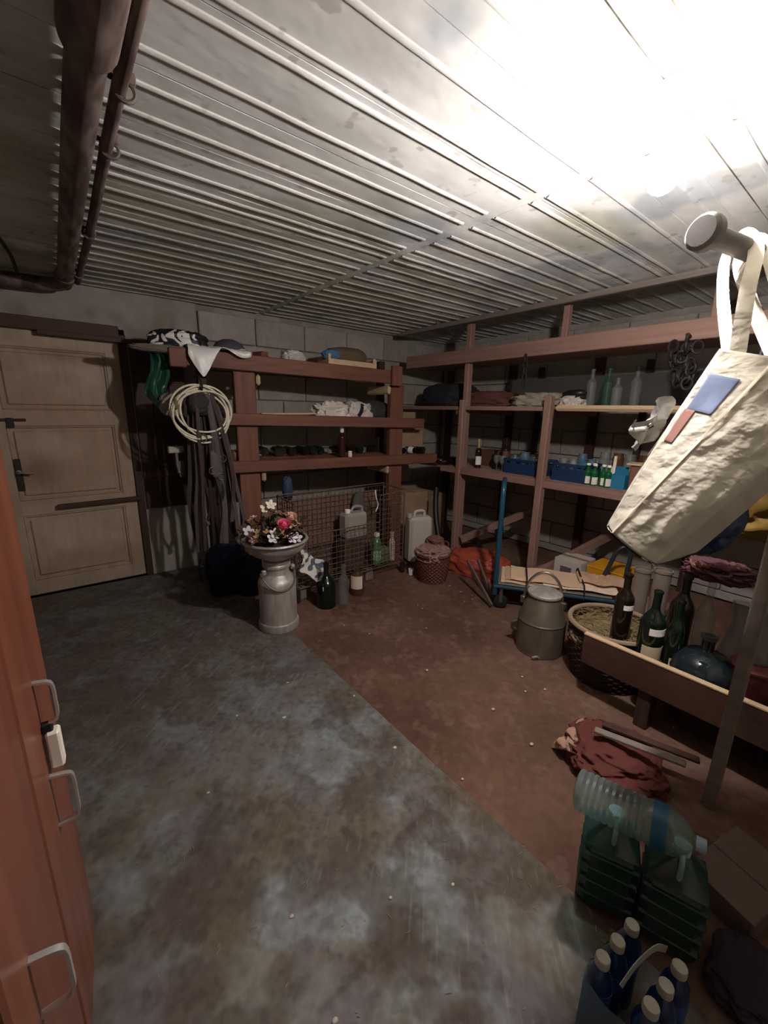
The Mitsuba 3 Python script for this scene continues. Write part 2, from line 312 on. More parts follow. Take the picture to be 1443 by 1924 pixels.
single('lintel_board', 'dark brown board along the top of the old beige door', 'board', box(DX0-.1, .53, YB-.03, YB+.07, DZ, DZ+.09, .004), 'dark_wood_x')
t = thing('barricade_bar', 'thin brown wooden bar across the top of the beige door', 'bar')
put(t, plank((.02, YB-.05, 2.005), (.72, YB-.05, 2.0), .035, .035), 'dark_wood_x')
t = thing('barricade_bar', 'dark narrow bar across the lower rail of the beige door', 'bar')
put(t, plank((-.03, YB-.03, .718), (.55, YB-.03, .725), .035, .03), 'dark_wood_x')
t = thing('shadow_board', 'wide dark boarding added in place of the shadow on the wall between the beige door and the hanging straps', 'board')  # dark boards added to stand for the shade on this wall
for a in range(3): part(t, 'board', box(.585+a*.135, .715+a*.135, YB-.03, YB-.004, .62, 1.99, .003), 'dark_wood')
for z in (.9, 1.7): part(t, 'batten', box(.585, .985, YB-.045, YB-.03, z, z+.05, .002), 'dark_wood_x')
single('outlet_box', 'small dark box on the wall under the pipe bend above the door', 'box', box(-.32, -.20, YB-.05, YB-.0, 2.20, 2.25, .006), IRON)

# ---------------------------------------------------------------- pipes under the ceiling
t = thing('drain_pipe', 'thick brown-grey drain pipe running along the ceiling and bending left above the door', 'pipe')
zc = 2.325; pth = curve([(.19, YF, zc), (.19, 1.2, zc), (.20, 2.4, zc), (.215, 3.75, zc), (.205, 3.86, zc-.005), (.13, 3.93, zc-.012), (-.1, 3.945, zc-.02), (XL, 3.95, zc-.03)], 10)
part(t, 'tube', tube(pth, .045, 18), 'pipe_paint'); part(t, 'socket', lathe([(.03, -.16), (.058, -.16), (.062, -.14), (.062, .14), (.058, .155), (.03, .16)], 24, (.19, 1.22, zc), trimesh.transformations.rotation_matrix(np.pi/2, (1, 0, 0))), 'pipe_paint')
part(t, 'socket', lathe([(.03, -.05), (.054, -.05), (.054, .05), (.03, .05)], 24, (.214, 3.70, zc), trimesh.transformations.rotation_matrix(np.pi/2, (1, 0, 0))), 'pipe_paint')
t = thing('water_pipe', 'thin pipe clipped beside the thick drain pipe on the ceiling', 'pipe')
part(t, 'tube', tube(curve([(.268, YF, 2.335), (.27, 1.5, 2.335), (.285, 2.6, 2.335), (.29, 3.85, 2.335)], 8), .019, 12), 'pipe_paint')
for y in (1.52, 1.86, 2.75, 3.6): part(t, 'clip', cat_(box(.245, .312, y-.012, y+.012, 2.352, ZC-.001, .003), tube([(.283+.026*math.cos(a), y, 2.335+.026*math.sin(a)) for a in np.linspace(0, 2*np.pi, 15)[:-1]], .006, 6, True)), 'pipe_paint')
single('wall_pipe', 'dark thinner pipe running left just above the bent drain pipe', 'pipe', tube([(.16, 3.97, 2.345), (XL, 4.03, 2.335)], .02, 12), IRON)
single('ceiling_cable', 'thin dark cable hanging along the ceiling left of the drain pipe', 'cable', tube(curve([(-.28, 2.1, 2.372), (-.18, 2.6, 2.36), (-.10, 3.1, 2.365), (-.045, 3.5, 2.35), (-.03, 3.9, 2.335)]), .010, 8), IRON)

# ---------------------------------------------------------------- the lamp
t = thing('ceiling_lamp', 'bare glowing bulb in a white holder on the ceiling', 'lamp')
lx, ly, lz = LAMP
part(t, 'ceiling_rose', lathe([(0, ZC), (.045, ZC), (.045, ZC-.012), (.02, ZC-.022), (0, ZC-.022)], 24, (lx, ly, 0)), WHITE); part(t, 'cord', tube([(lx, ly, ZC-.02), (lx, ly, lz+.09)], .005, 8), WHITE)
part(t, 'holder', lathe([(0, lz+.095), (.012, lz+.095), (.022, lz+.08), (.024, lz+.036), (0, lz+.036)], 24, (lx, ly, 0)), WHITE)
bm = trimesh.creation.icosphere(subdivisions=3, radius=.04); bm.apply_translation(LAMP)
k = part(t, 'bulb', bm, M('#f5f2ea', .4), True); scene[k]['emitter'] = {'type': 'area', 'radiance': {'type': 'rgb', 'value': [float(v) for v in LAMP_RADIANCE]}}

# ---------------------------------------------------------------- the back shelf
def at_line(s):                                         # the front line of the back shelf, s metres along it
    a, b = np.array([0.0, 3.546]), np.array([3.17, 3.159]); d = (b-a)/np.linalg.norm(b-a); return a+d*s
SA = math.atan2(3.159-3.546, 3.17)
def sp(s, dpt, z):                                      # a point of the back shelf: along its front, towards the wall, height
    q = at_line(s); return np.array([q[0]-dpt*math.sin(SA), q[1]+dpt*math.cos(SA), z])
t = thing('storage_shelf', 'red-brown timber shelf along the back block wall between the straps and the stacked cartons', 'shelf'); BSH = t
L1, L2, L3 = (1.79, 1.911, 1.752, 1.876), (1.365, 1.46, 1.341, 1.436), (.98, 1.074, .971, 1.064)
def beam(nm, s0, s1, z, th, mat, off=0.0):
    z0, z1, z2, z3 = z; f = lambda s, a, b: a+(b-a)*(s-1.2)/1.45
    a = sp(s0, off, (f(s0, z0, z2)+f(s0, z1, z3))/2); b = sp(s1, off, (f(s1, z0, z2)+f(s1, z1, z3))/2)
    part(t, nm, plank(a, b, (z1-z0), th, b=.005), mat)
beam('front_beam', .76, 2.69, L1, .05, 'red_wood_x'); beam('front_beam', 1.0, 3.06, L2, .05, 'red_wood_x'); beam('front_beam', 1.05, 3.25, L3, .05, 'red_wood_x')
for s, w in ((1.285, .17), (2.755, .155)):
    for z0, z1 in ((.0, 1.785 if s < 2 else 1.745),):
        part(t, 'post', plank(sp(s, .065, z0), sp(s, .065, z1), .07, w, up=(math.cos(SA+np.pi/2), math.sin(SA+np.pi/2), 0), b=.006), 'red_wood_z')
part(t, 'post', plank(sp(2.69, -.045, 1.735), sp(2.69, -.045, 1.915), .035, .115, up=(math.cos(SA+np.pi/2), math.sin(SA+np.pi/2), 0), b=.005), 'red_wood_z')
for s in (1.02, 2.79): part(t, 'back_post', plank(sp(s, .42, 0), sp(s, .42, 2.0), .06, .07, up=(0, 1, 0)), 'dark_wood')
for z in (L1, L2, L3):
    for d in (.14, .34):
        s1 = 2.74 if z is L1 else (3.0 if z is L2 else 3.2); zz = lambda s, z=z: (z[0]+(z[2]-z[0])*(s-1.2)/1.45)+(z[1]-z[0])-.02
        part(t, 'shelf_board', plank(sp(.92, d-.01, zz(.92)), sp(s1, d-.01, zz(s1)), .03, .185, b=.003), 'red_wood_x')
for s, zt in ((1.392, 1.77), (1.40, .975), (2.655, 1.745), (2.655, .965)):
    a, b = sp(s, .01, zt-.045), sp(s, .44, zt-.045); part(t, 'bearer', plank(a, b, .085, .035, b=.015), 'pale_wood', label='short pale cross-piece under the boards')
part(t, 'beam_end', cbox(sp(.80, -.055, 1.845), (.11, .06, .13), SA, .006), 'red_wood_x', label='paler sawn timber end')

# things on the top board
zt = lambda s, L: (L[0]+(L[2]-L[0])*(s-1.2)/1.45)+(L[1]-L[0])
def on(s, d, L): q = sp(s, d, 0); return np.array([q[0], q[1], zt(s, L)-.003])
q = on(.84, .13, L1); single('patterned_bag', 'black and white animal-print bag on the left end of the top board', 'bag', rest(blob(q+[0, 0, .09], (.40, .25, .17), 3, .14, 3, .55, rz=-.1), q[2]), 'zebra_print', True)
q = on(1.22, .22, L1); single('felt_hat', 'dark grey domed hat behind the white sheet on the top board', 'hat', rest(lathe([(0, .135), (.05, .13), (.10, .105), (.13, .06), (.14, .012), (.16, .004), (.16, 0), (0, 0)], 32, (q[0], q[1], 0)), q[2]), M('#4a464e', .8), 40)
n, m = 30, 22; U, V = np.meshgrid(np.linspace(0, 1, n), np.linspace(0, 1, m), indexing='ij'); G = np.zeros((n, m, 3)); rs = np.random.RandomState(5)
for a in range(n):
    for b in range(m):
        s = .87+.45*U[a, b]; dv = V[a, b]; drop = .17*max(0, 1-abs(U[a, b]-.22)/.30)+.03+.03*math.sin(U[a, b]*9); d = .12-.20*dv
        if d > -.045: pz = zt(s, L1)+.035*(1-dv)
        else: pz = zt(s, L1)+.012-(drop)*((-.045-d)/.035)
        w = .03*(meshkit.fbm(np.array([[U[a, b]*5, dv*5, 2.0]]), 3, 4)[0]-.5); G[a, b] = sp(s, max(d, -.055)+(-.02*(dv > .8)), pz+.012)+np.array([w*.4, -abs(w), w*.9*(d > -.045)])
single('white_sheet', 'crumpled white plastic sheet hanging over the front of the top board', 'plastic sheet', sheet(G, .003), M('#cfcac2', .35, 0, .5), True)
q = sp(.74, -.01, 1.80); single('grey_cloth_strip', 'grey-brown cloth lying along the left tip of the top board', 'cloth', rest(blob(q, (.42, .10, .05), 12, .2, 4), 1.87), M('#6d625b', .9), True)
n, m = 26, 10; G = np.zeros((n, m, 3))
for a in range(n):
    v = a/(n-1); w = (.040+.035*math.sin(v*3.0))*(1-.55*max(0, v-.75)/.25)
    for b in range(m):
        u = b/(m-1)*2-1; G[a, b] = (.67+w*u+.02*math.sin(v*7), 3.50-.03*math.cos(u*7+v*4)-.02*math.sin(v*11+u*3), 1.88-.40*v+.012*math.sin(u*9))
single('green_bag', 'limp dark green plastic bag hanging from the left end of the top board', 'bag', sheet(G, .004), M('#1b4737', .4, 0, .5), True)
single('paper_bag', 'pale crumpled paper bag below the green bag beside the cable coil', 'bag', blob((.735, 3.47, 1.515), (.15, .06, .15), 8, .2, 3), M('#8d8376', .8), True)
t = thing('fruit_tray', 'low pale wooden fruit tray on the right half of the top board', 'crate')
zq = zt(2.2, L1)
for s0, s1, d, w in ((2.02, 2.51, .03, .045), (2.02, 2.51, .28, .045)): part(t, 'side', plank(sp(s0, d, zt(s0, L1)+.03), sp(s1, d, zt(s1, L1)+.03), .045, .01), 'pale_wood')
for s in (2.025, 2.505): part(t, 'end', plank(sp(s, .03, zt(s, L1)+.045), sp(s, .28, zt(s, L1)+.045), .075, .014), 'pale_wood')
part(t, 'bottom', plank(sp(2.03, .155, zt(2.03, L1)+.009), sp(2.50, .155, zt(2.50, L1)+.009), .006, .24), 'pale_wood')
for s in (2.035, 2.495): part(t, 'corner_post', cbox(sp(s, .05, zt(s, L1)+.05), (.025, .025, .09), SA, .004), 'pale_wood')
q = sp(2.25, .16, zt(2.25, L1)+.09); single('olive_cushion', 'dark olive stuffed bag lying in the pale fruit tray', 'cushion', rest(blob(q, (.40, .18, .19), 21, .1, 2, .7, rz=SA), zt(2.25, L1)+.02), M('#5a4a38', .85), True)
q = sp(2.08, .10, zt(2.1, L1)+.09); single('blue_cloth', 'small blue cloth tucked beside the olive bag in the fruit tray', 'cloth', blob(q, (.16, .09, .08), 23, .25, 3), M('#456a86', .8), True)
q = on(1.72, .10, L1); single('plastic_bag', 'small crumpled translucent bag in the middle of the top board', 'bag', rest(blob(q+[0, 0, .05], (.17, .12, .11), 31, .35, 3, .5), q[2]), M('#b4aaa2', .3, 0, .5), True)
q = on(1.44, .10, L1); single('wood_offcut', 'short reddish offcut near the left post on the top board', 'wood block', rest(cbox(q+[0, 0, .03], (.07, .12, .05), .3, .004), q[2]), 'red_wood_y')
# middle board
q = on(2.08, .12, L2); single('white_shopping_bag', 'crumpled white plastic bag on the middle board', 'bag', rest(blob(q+[0, 0, .05], (.30, .14, .15), 33, .5, 3, .5), q[2]), M('#cdc2b6', .35, 0, .5), True)
q = on(2.36, .12, L2); single('striped_bag', 'crumpled white bag with a black print on the middle board near the right post', 'bag', rest(blob(q+[0, 0, .05], (.24, .13, .16), 35, .55, 3, .5), q[2]), M('#c4bbb2', .35, 0, .5), True)
part('striped_bag', 'print', ribbon(curve([(q[0]-.05, q[1]-.09, q[2]+.01), (q[0]-.015, q[1]-.085, q[2]+.06), (q[0]+.01, q[1]-.065, q[2]+.12)]), .035, .004, (0, -1, .2)), BLACK)
q = on(1.72, .10, L2); single('loose_batten', 'thin pale board lying flat on the middle board', 'board', rest(plank(sp(1.42, .12, q[2]+.012), sp(2.0, .10, q[2]+.022), .014, .09), q[2]), 'pale_wood')
q = on(2.60, .24, L2); single('dark_bag', 'dark bag in the shade at the right end of the middle board', 'bag', rest(blob(q+[0, 0, .09], (.32, .2, .2), 37, .2, 3, .5), q[2]), M('#33302f', .8), True)

# ---------------------------------------------------------------- bottles
def bottle_prof(h, r, nr=.014, sh=.62, nk=.80, lip=True):
    p = [(0, .004), (r*.55, 0), (r*.93, 0), (r, .008), (r, h*sh)]
    for a in np.linspace(0, 1, 8)[1:]: p.append((nr+(r-nr)*(.5+.5*math.cos(a*math.pi)), h*(sh+(nk-sh)*a)))
    p += [(nr, h-.018)]+([(nr+.003, h-.016), (nr+.003, h-.004)] if lip else [])+[(nr*.85, h), (0, h)]
    return p
def rotM(a, ax): return trimesh.transformations.rotation_matrix(a, ax)
def bottle(label, at, h, r, mat, cap=None, lab=None, name='bottle', group=None, M4=None, nr=.014, sh=.62, nk=.80, lz=(.16, .46), arc=2*np.pi, a0=0.0, cat='bottle', caplen=.03):
    t = thing(name, label, cat, group)
    def fin(m):
        if M4 is not None: m.apply_transform(M4)
        m.apply_translation(at); return m
    part(t, 'body', fin(lathe(bottle_prof(h, r, nr, sh, nk), 28)), mat, 40)
    if cap: part(t, 'cap', fin(lathe([(0, h-caplen), (nr+.0045, h-caplen), (nr+.0045, h+.001), (nr+.002, h+.004), (0, h+.004)], 20)), cap, 40)
    if lab:
        n = 20; A = np.linspace(a0-arc/2, a0+arc/2, n); rr = r+.0012; z0, z1 = h*lz[0], h*lz[1]
        G = np.array([[(rr*math.cos(a), rr*math.sin(a), z) for z in (z0, z1)] for a in A]); part(t, 'paper_label', fin(sheet(G, .0012)), lab, 40)
    return t
CAMDIR = math.atan2(-.8, -.6)
LIE = lambda yaw: rotM(yaw, (0, 0, 1))@rotM(np.pi/2, (1, 0, 0))
q = on(2.16, .06, L3); bottle('upright dark bottle with a white foil neck on the lower board of the back shelf', q, .29, .036, M('#33150f', .15, 0, .6), WHITE, None, caplen=.06)
ORD = ['first', 'second', 'third', 'fourth', 'fifth', 'sixth', 'seventh', 'eighth', 'ninth', 'tenth']
lying = [(1.52, .17, BLACKGLASS), (1.62, .08, BLACKGLASS), (1.69, .16, BROWNGLASS), (1.76, .08, DKGREEN), (1.90, .10, BLACKGLASS), (1.98, .10, DKGREEN), (2.06, .12, BLACKGLASS), (2.27, .08, BROWNGLASS), (2.40, .09, BROWNGLASS), (2.50, .09, DKGREEN)]
for j, (s, d, mt) in enumerate(lying):
    q = on(s, d+.22, L3)+[0, 0, .040]
    bottle(f'dark lying wine bottle, {ORD[j]} from the left post on the lower board', q, .30, .039, mt, None, None, 'wine_bottle', 'lying wine bottles on the lower board', LIE(np.pi+SA+.08*math.sin(j*5)))
q = on(2.24, .05, L3); single('tin', 'small pale tin standing at the foot of the upright dark bottle', 'tin', lathe([(0, 0), (.02, 0), (.02, .055), (0, .055)], 20, q), PAPER)
for j, s in enumerate((2.88, 3.02, 3.14)):
    q = on(s, .07, L3)+[0, 0, .038]; bottle(['white-labelled bottle lying just right of the right post', 'second lying bottle right of the post, white label', 'lying dark bottle at the far right end of the lower board'][j], q, .24, .036, BLACKGLASS, None, WHITE if j < 2 else None, 'wine_bottle', None, LIE(SA+np.pi+.25*j), lz=(.02, .3))
for s, d in ((1.10, .10), (1.19, .12)):
    q = on(s, d, L3); single('clay_jar', 'squat brownish jar left of the left post on the lower board' if s < 1.15 else 'squat brownish jar touching the left post on the lower board', 'jar', lathe([(0, 0), (.035, 0), (.042, .02), (.042, .06), (.03, .075), (.034, .085), (0, .085)], 24, q), M('#6e4a38', .5), 40)

# ---------------------------------------------------------------- cartons right of the back shelf
def carton(label, x0, x1, y0, y1, z0, z1, rz=0.0, mat='cardboard', name='carton', flaps=True, tape=True):
    t = thing(name, label, 'box'); c = ((x0+x1)/2, (y0+y1)/2, (z0+z1)/2); R = rotM(rz, (0, 0, 1)); R[:3, 3] = c
    def fin(m): m.apply_transform(R); return m
    a, b, h = (x1-x0)/2, (y1-y0)/2, (z1-z0)/2
    part(t, 'body', fin(box(-a, a, -b, b, -h, h-.004, .004)), mat)
    if flaps:
        part(t, 'flap', fin(box(-a+.001, -.002, -b+.001, b-.001, h-.004, h, .001)), mat); part(t, 'flap', fin(box(.002, a-.001, -b+.001, b-.001, h-.004, h, .001)), mat)
    if tape: part(t, 'tape', fin(box(-.025, .025, -b-.001, b+.001, h-.003, h+.0008)), M('#8a7458', .4))
    return t
zz = zt(3.0, L3)+.0
carton('brown carton standing on the right end of the lower board, under a smaller one', 2.90, 3.22, 3.36, 3.60, zz, zz+.24, SA)
carton('small brown carton on top of another, right of the right post', 2.90, 3.12, 3.38, 3.60, zz+.242, zz+.43, SA+.15)
carton('large brown carton on the floor behind the white canister', 2.88, 3.24, 3.26, 3.66, 0, .64, -.1)
carton('wide brown carton on the floor in the corner, lower than its neighbour', 3.30, 3.74, 3.45, 3.95, 0, .52, .1)

# ---------------------------------------------------------------- cable coil, straps and sacks at the left end of the shelf
pts = []; rs = np.random.RandomState(2)
for k in range(5*40):
    a = 2*np.pi*k/40; lp = k/40; r = .185+.022*math.sin(lp*2.1+1)+.01*math.sin(a*2+lp)
    pts.append((.895+r*1.02*math.cos(a)+.014*math.sin(lp*1.7), 3.27+.012*math.sin(lp*3+a)+.005*lp, 1.455+r*.97*math.sin(a)-.016*math.cos(lp*2.3)*(1-math.sin(a))*.8))
t = thing('cable_coil', 'coiled white cable hanging at the left end of the back shelf', 'cable'); part(t, 'cable', tube(pts, .0075, 8), M('#d9cfb6', .5))
part(t, 'tie', tube([(.72+.0*a, 3.285+.03*math.cos(a), 1.52+.03*math.sin(a)) for a in np.linspace(0, 2*np.pi, 13)[:-1]], .012, 8, True), M('#7a6a4a', .6))
single('hook', 'iron hook in the shelf end holding the white cable coil', 'hook', tube(curve([(.90, 3.45, 1.72), (.90, 3.33, 1.72), (.90, 3.255, 1.675), (.90, 3.25, 1.635), (.90, 3.275, 1.62), (.90, 3.30, 1.64)]), .007, 8), IRON)
single('hand_saw_handle', 'brown wooden handle hung at the left side of the white coil', 'tool', plank((.70, 3.29, 1.50), (.80, 3.30, 1.60), .045, .02, b=.008), M('#5d4a38', .6))
t = thing('harness', 'bundle of dark leather straps hanging below the white cable coil', 'harness')
hl = ['#2b2220', '#4b4140', '#3a2b26', '#5d5452', '#241d1f', '#463530']; rnd = random.Random(8)
for j in range(14):
    x = .80+.30*j/13+rnd.uniform(-.02, .02); y = 3.33+rnd.uniform(-.05, .06); z1 = rnd.uniform(.32, .62); x0 = .895+(x-.895)*.45
    part(t, 'strap', ribbon(curve([(x0, y, 1.60), (x0+(x-x0)*.5, y-.02, 1.35), (x+rnd.uniform(-.02, .02), y-rnd.uniform(0, .03), 1.0), (x+rnd.uniform(-.03, .03), y, .75), (x+rnd.uniform(-.03, .03), y-rnd.uniform(-.02, .02), z1)], 6), rnd.uniform(.02, .038), .006, (rnd.uniform(-.5, .5), -1, 0)), M(hl[j % 6], .6))
for j, (x, z) in enumerate([(.93, 1.03), (.99, .98), (1.02, 1.12), (.89, 1.28)]):
    part(t, 'buckle', tube([(x+.022*math.cos(a), 3.27, z+.026*math.sin(a)) for a in np.linspace(0, 2*np.pi, 17)[:-1]], .0045, 6, True), STEEL, label='bright metal buckle')
part(t, 'pad', blob((.90, 3.33, 1.53), (.17, .10, .17), 51, .2, 3), M('#2a2224', .7), True); part(t, 'pad', blob((.955, 3.285, 1.08), (.06, .04, .2), 52, .15, 3), M('#5c5250', .7), True)
t = thing('rein_loop', 'loose dark strap hanging in a long loop at the right of the strap bundle', 'strap'); put(t, ribbon(curve([(1.07, 3.30, 1.2), (1.10, 3.28, .95), (1.13, 3.27, .75), (1.15, 3.27, .60), (1.10, 3.27, .52), (1.08, 3.28, .8), (1.06, 3.30, 1.1)], 6), .028, .006, (0, -1, 0)), M('#4c4548', .6))
t = thing('wall_fitting', 'small grey metal fitting on the dark shadow boarding left of the straps', 'fitting'); part(t, 'plate', cbox((.745, 3.52, 1.18), (.12, .03, .06), 0, .006), STEEL); part(t, 'arm', tube([(.745, 3.52, 1.18), (.74, 3.50, 1.06), (.745, 3.48, 1.0)], .012), STEEL)
single('scraper', 'short grey metal scraper hanging below the small metal fitting', 'tool', cbox((.77, 3.50, 1.03), (.045, .01, .13), .2, .003), STEEL)
for j, (x, y, sx, sz, lb) in enumerate([(1.0, 3.32, .30, .46, 'tall dark navy sack on the floor under the hanging straps'), (1.16, 3.22, .24, .32, 'lower black sack on the floor left of the milk can with flowers')]):
    single('sack', lb, 'sack', rest(blob((x, y, .2), (sx, .24, sz), 60+j, .16, 3, .8), -.001), NAVY if j == 0 else BLACK, True)
single('rope_end', 'thin dark rope loop beside the navy sack', 'rope', tube(curve([(.84, 3.35, .36), (.80, 3.34, .30), (.79, 3.34, .2), (.80, 3.33, .13)]), .008, 8), BLACK)

# ---------------------------------------------------------------- milk can with funnel and flowers
CX, CY = 1.10, 2.55
t = thing('milk_can', 'aluminium milk can with a wide funnel on top, holding dried flowers', 'milk can')
part(t, 'body', lathe([(0, .012), (.118, .012), (.128, .02), (.128, .30), (.131, .318), (.131, .345), (.124, .365), (.11, .383), (.092, .398), (.084, .41), (.084, .455), (0, .455)], 56, (CX, CY, -.004)), 'zinc', 40)
part(t, 'base_ring', lathe([(.112, 0), (.134, 0), (.139, .008), (.139, .05), (.134, .058), (.112, .058)], 56, (CX, CY, -.003)), 'zinc', 40)
part(t, 'collar', lathe([(.07, .452), (.092, .452), (.096, .458), (.096, .472), (.090, .48), (.096, .488), (.096, .502), (.09, .508), (.07, .508)], 48, (CX, CY, -.004)), 'zinc', 40)
ft = rotM(.06, (.5, .8, 0)); 
part(t, 'funnel', lathe(shell([(0, .50), (.09, .505), (.108, .52), (.15, .545), (.185, .575), (.20, .60), (.203, .625), (.217, .632), (.222, .642), (.218, .65), (.208, .65)], .006), 64, (CX, CY, 0)), 'zinc', 50)
hp = [(CX+.10*math.cos(a), CY, .42) for a in (0,)]
H = []
for a in np.linspace(0, np.pi, 25): H.append((CX-.012+.118*math.cos(a), CY-.035-.105*math.sin(a)**.8, .43-.115*math.sin(a)))
part(t, 'handle', tube(H, .0065, 8), STEEL); 
for s in (1, -1): part(t, 'handle_lug', cbox((CX+s*.105, CY-.03, .43), (.03, .03, .035), 0, .006), 'zinc')
t = thing('flower_arrangement', 'dried flower arrangement with one pink rose in the funnel of the milk can', 'flowers'); FA = t
rnd = random.Random(17)
part(t, 'foam', rest(blob((CX, CY, .63), (.31, .31, .09), 70, .1, 3), .60), M('#2c2018', .95), True)
def bloom(c, r, n, tilt, cup=.35):
    ms = []
    for k in range(n):
        a = 2*np.pi*k/n; q = trimesh.creation.icosphere(subdivisions=1); v = q.vertices*[r*.62, r*.42, r*.10]; v = v+[r*.55, 0, 0]; v[:, 2] += cup*(v[:, 0]**2)/r
        q = trimesh.Trimesh(v, q.faces, process=False); q.apply_transform(rotM(a, (0, 0, 1))); ms.append(q)
    q = trimesh.creation.icosphere(subdivisions=1, radius=r*.25); ms.append(q); m = cat_(*ms)
    ax = (math.cos(tilt[0]), math.sin(tilt[0]), 0); m.apply_transform(rotM(tilt[1], ax)); m.apply_translation(c); return m
pal = ['#8a5a3a', '#6b4630', '#9b7a58', '#5a4434', '#a58a6c', '#7a4a38']; pale = ['#cfc8cc', '#b9b3c2', '#d9cbb6', '#c7b9a4']
for j in range(64):
    a = rnd.uniform(0, 2*np.pi); rr = .20*math.sqrt(rnd.random()); hgt = .68+.17*(1-(rr/.2)**2)*rnd.uniform(.5, 1.1)+rnd.uniform(-.01, .03)
    c = np.array([CX+rr*math.cos(a)*1.1-.02, CY+rr*math.sin(a)*.95, hgt]); r = rnd.uniform(.016, .03)
    part(t, 'stem', tube([(CX+(c[0]-CX)*.6, CY+(c[1]-CY)*.6, .64), c], .0022, 5), M('#3b3424', .9))
    part(t, 'blossom', bloom(c, r, 5, (a+np.pi/2, rr*4+rnd.uniform(-.4, .4))), M(rnd.choice(pal if rnd.random() < .78 else pale), .8), True)
for c, cl in (((CX-.085, CY-.155, .70), 0), ((CX+.035, CY-.185, .685), 0), ((CX+.075, CY-.17, .68), 1), ((CX-.065, CY-.15, .725), 0), ((CX-.03, CY-.02, .885), 2), ((CX-.06, CY+.0, .86), 2), ((CX-.20, CY-.05, .74), 1)):
    part(t, 'blossom', bloom(c, .034, 5, (0, .9), .2), M(pale[cl], .7), True, label='pale blossom')
for j in range(26):
    a = rnd.uniform(0, 2*np.pi); rr = rnd.uniform(.08, .23); z = rnd.uniform(.66, .76); c = np.array([CX+rr*math.cos(a), CY+rr*math.sin(a), z]); L = rnd.uniform(.05, .09); w = L*.3
    G = np.array([[(s*L, (u-1)*w*math.sin(math.pi*min(.98, s+.04)), .25*s*s*L+.1*abs(u-1)*w) for u in (0, 1, 2)] for s in np.linspace(0, 1, 8)]); q = sheet(G, .0012); q.apply_transform(rotM(-rnd.uniform(0, .8), (0, 1, 0))); q.apply_transform(rotM(a+rnd.uniform(-.6, .6), (0, 0, 1))); q.apply_translation(c)
    part(t, 'leaf', q, M(rnd.choice(['#2e3322', '#3f3a26', '#4a3524', '#38402c']), .7), True)
def rose(parent, c, r, mat):
    k = part(parent, 'rose', lathe([(0, -r*.5), (r*.3, -r*.4), (r*.45, 0), (r*.35, r*.45), (0, r*.5)], 16, c), mat, True)
    labels[k] = {'label': 'open rose'}
    for j in range(14):
        ring = 0 if j < 4 else (1 if j < 8 else 2); a = j*2.4; rr = r*(.30+.24*ring); hh = r*(1.0-.16*ring)
        G = np.array([[(rr*(1+.35*ring*.5*v)*math.cos(a+u), rr*(1+.35*ring*.5*v)*math.sin(a+u), hh*(v-.45)*(1-.10*abs(u))) for v in np.linspace(0, 1, 5)] for u in np.linspace(-.85, .85, 7)])
        q = sheet(G, .0016); q.apply_transform(rotM(.55, (1, -.2, 0))); q.apply_translation(c); part(k, 'petal', q, mat, True)
rose(t, (CX+.0, CY-.15, .775), .042, M('#d85a76', .6)); rose(t, (CX+.085, CY-.08, .80), .036, M('#d7a893', .6))

# ---------------------------------------------------------------- wire cage and what is in it
t = thing('wire_cage', 'rusty wire mesh pallet cage on the floor under the back shelf', 'cage')
CX0, CX1, CY0, CY1, CZ0, CZ1 = 1.37, 2.47, 2.79, 3.10, .11, .80
def grid(o, u, v, nu, nv, r, skip=0):
    o, u, v = map(np.array, (o, u, v)); ms = []
    for k in range(nu+1): ms.append(tube([o+u*k/nu, o+u*k/nu+v], r, 5))
    for k in range(nv+1): ms.append(tube([o+v*k/nv, o+v*k/nv+u], r, 5))
    return cat_(*ms)
w = .0026
part(t, 'back_mesh', grid((CX0, CY1, CZ0), (CX1-CX0, 0, 0), (0, 0, CZ1-CZ0), 24, 15, w), RUST, 40, kind='stuff')
part(t, 'side_mesh', grid((CX0, CY0, CZ0), (0, CY1-CY0, 0), (0, 0, CZ1-CZ0), 7, 15, w), RUST, 40, kind='stuff'); part(t, 'side_mesh', grid((CX1, CY0, CZ0), (0, CY1-CY0, 0), (0, 0, CZ1-CZ0), 7, 15, w), RUST, 40, kind='stuff')
part(t, 'front_mesh', grid((CX0, CY0, CZ0), (.82, 0, 0), (0, 0, .43), 18, 9, w), RUST, 40, kind='stuff'); part(t, 'front_mesh', grid((CX0+.82, CY0, CZ0), (.28, 0, 0), (0, 0, CZ1-CZ0-.02), 6, 15, w), RUST, 40, kind='stuff')
part(t, 'floor_mesh', grid((CX0, CY0, CZ0), (CX1-CX0, 0, 0), (0, CY1-CY0, 0), 24, 7, w), RUST, 40, kind='stuff')
for x in (CX0, CX1):
    for y in (CY0, CY1): part(t, 'leg', box(x-.018, x+.018, y-.018, y+.018, -.001, CZ0+.01, .004), IRON); part(t, 'corner_rod', tube([(x, y, CZ0), (x, y, CZ1+(.02 if y > 3 else 0))], .006, 8), RUST)
for a, b in (((CX0, CY1, CZ1+.02), (CX1, CY1, CZ1+.02)), ((CX0, CY0, CZ0), (CX1, CY0, CZ0)), ((CX1, CY0, CZ1), (CX1, CY1, CZ1+.02)), ((CX0, CY0, CZ1), (CX0, CY1, CZ1+.02)), ((CX0, CY0, .54), (CX0+.82, CY0, .54)), ((CX0+.82, CY0, CZ1-.02), (CX1, CY0, CZ1))): part(t, 'frame_rod', tube([a, b], .006, 8), RUST)
for x in (1.42, 2.1): part(t, 'foot_block', box(x-.04, x+.04, CY0+.02, CY0+.08, -.001, CZ0-.004, .006), 'grey_wood')
t = thing('jerrycan', 'grey translucent canister standing in the wire cage', 'canister')
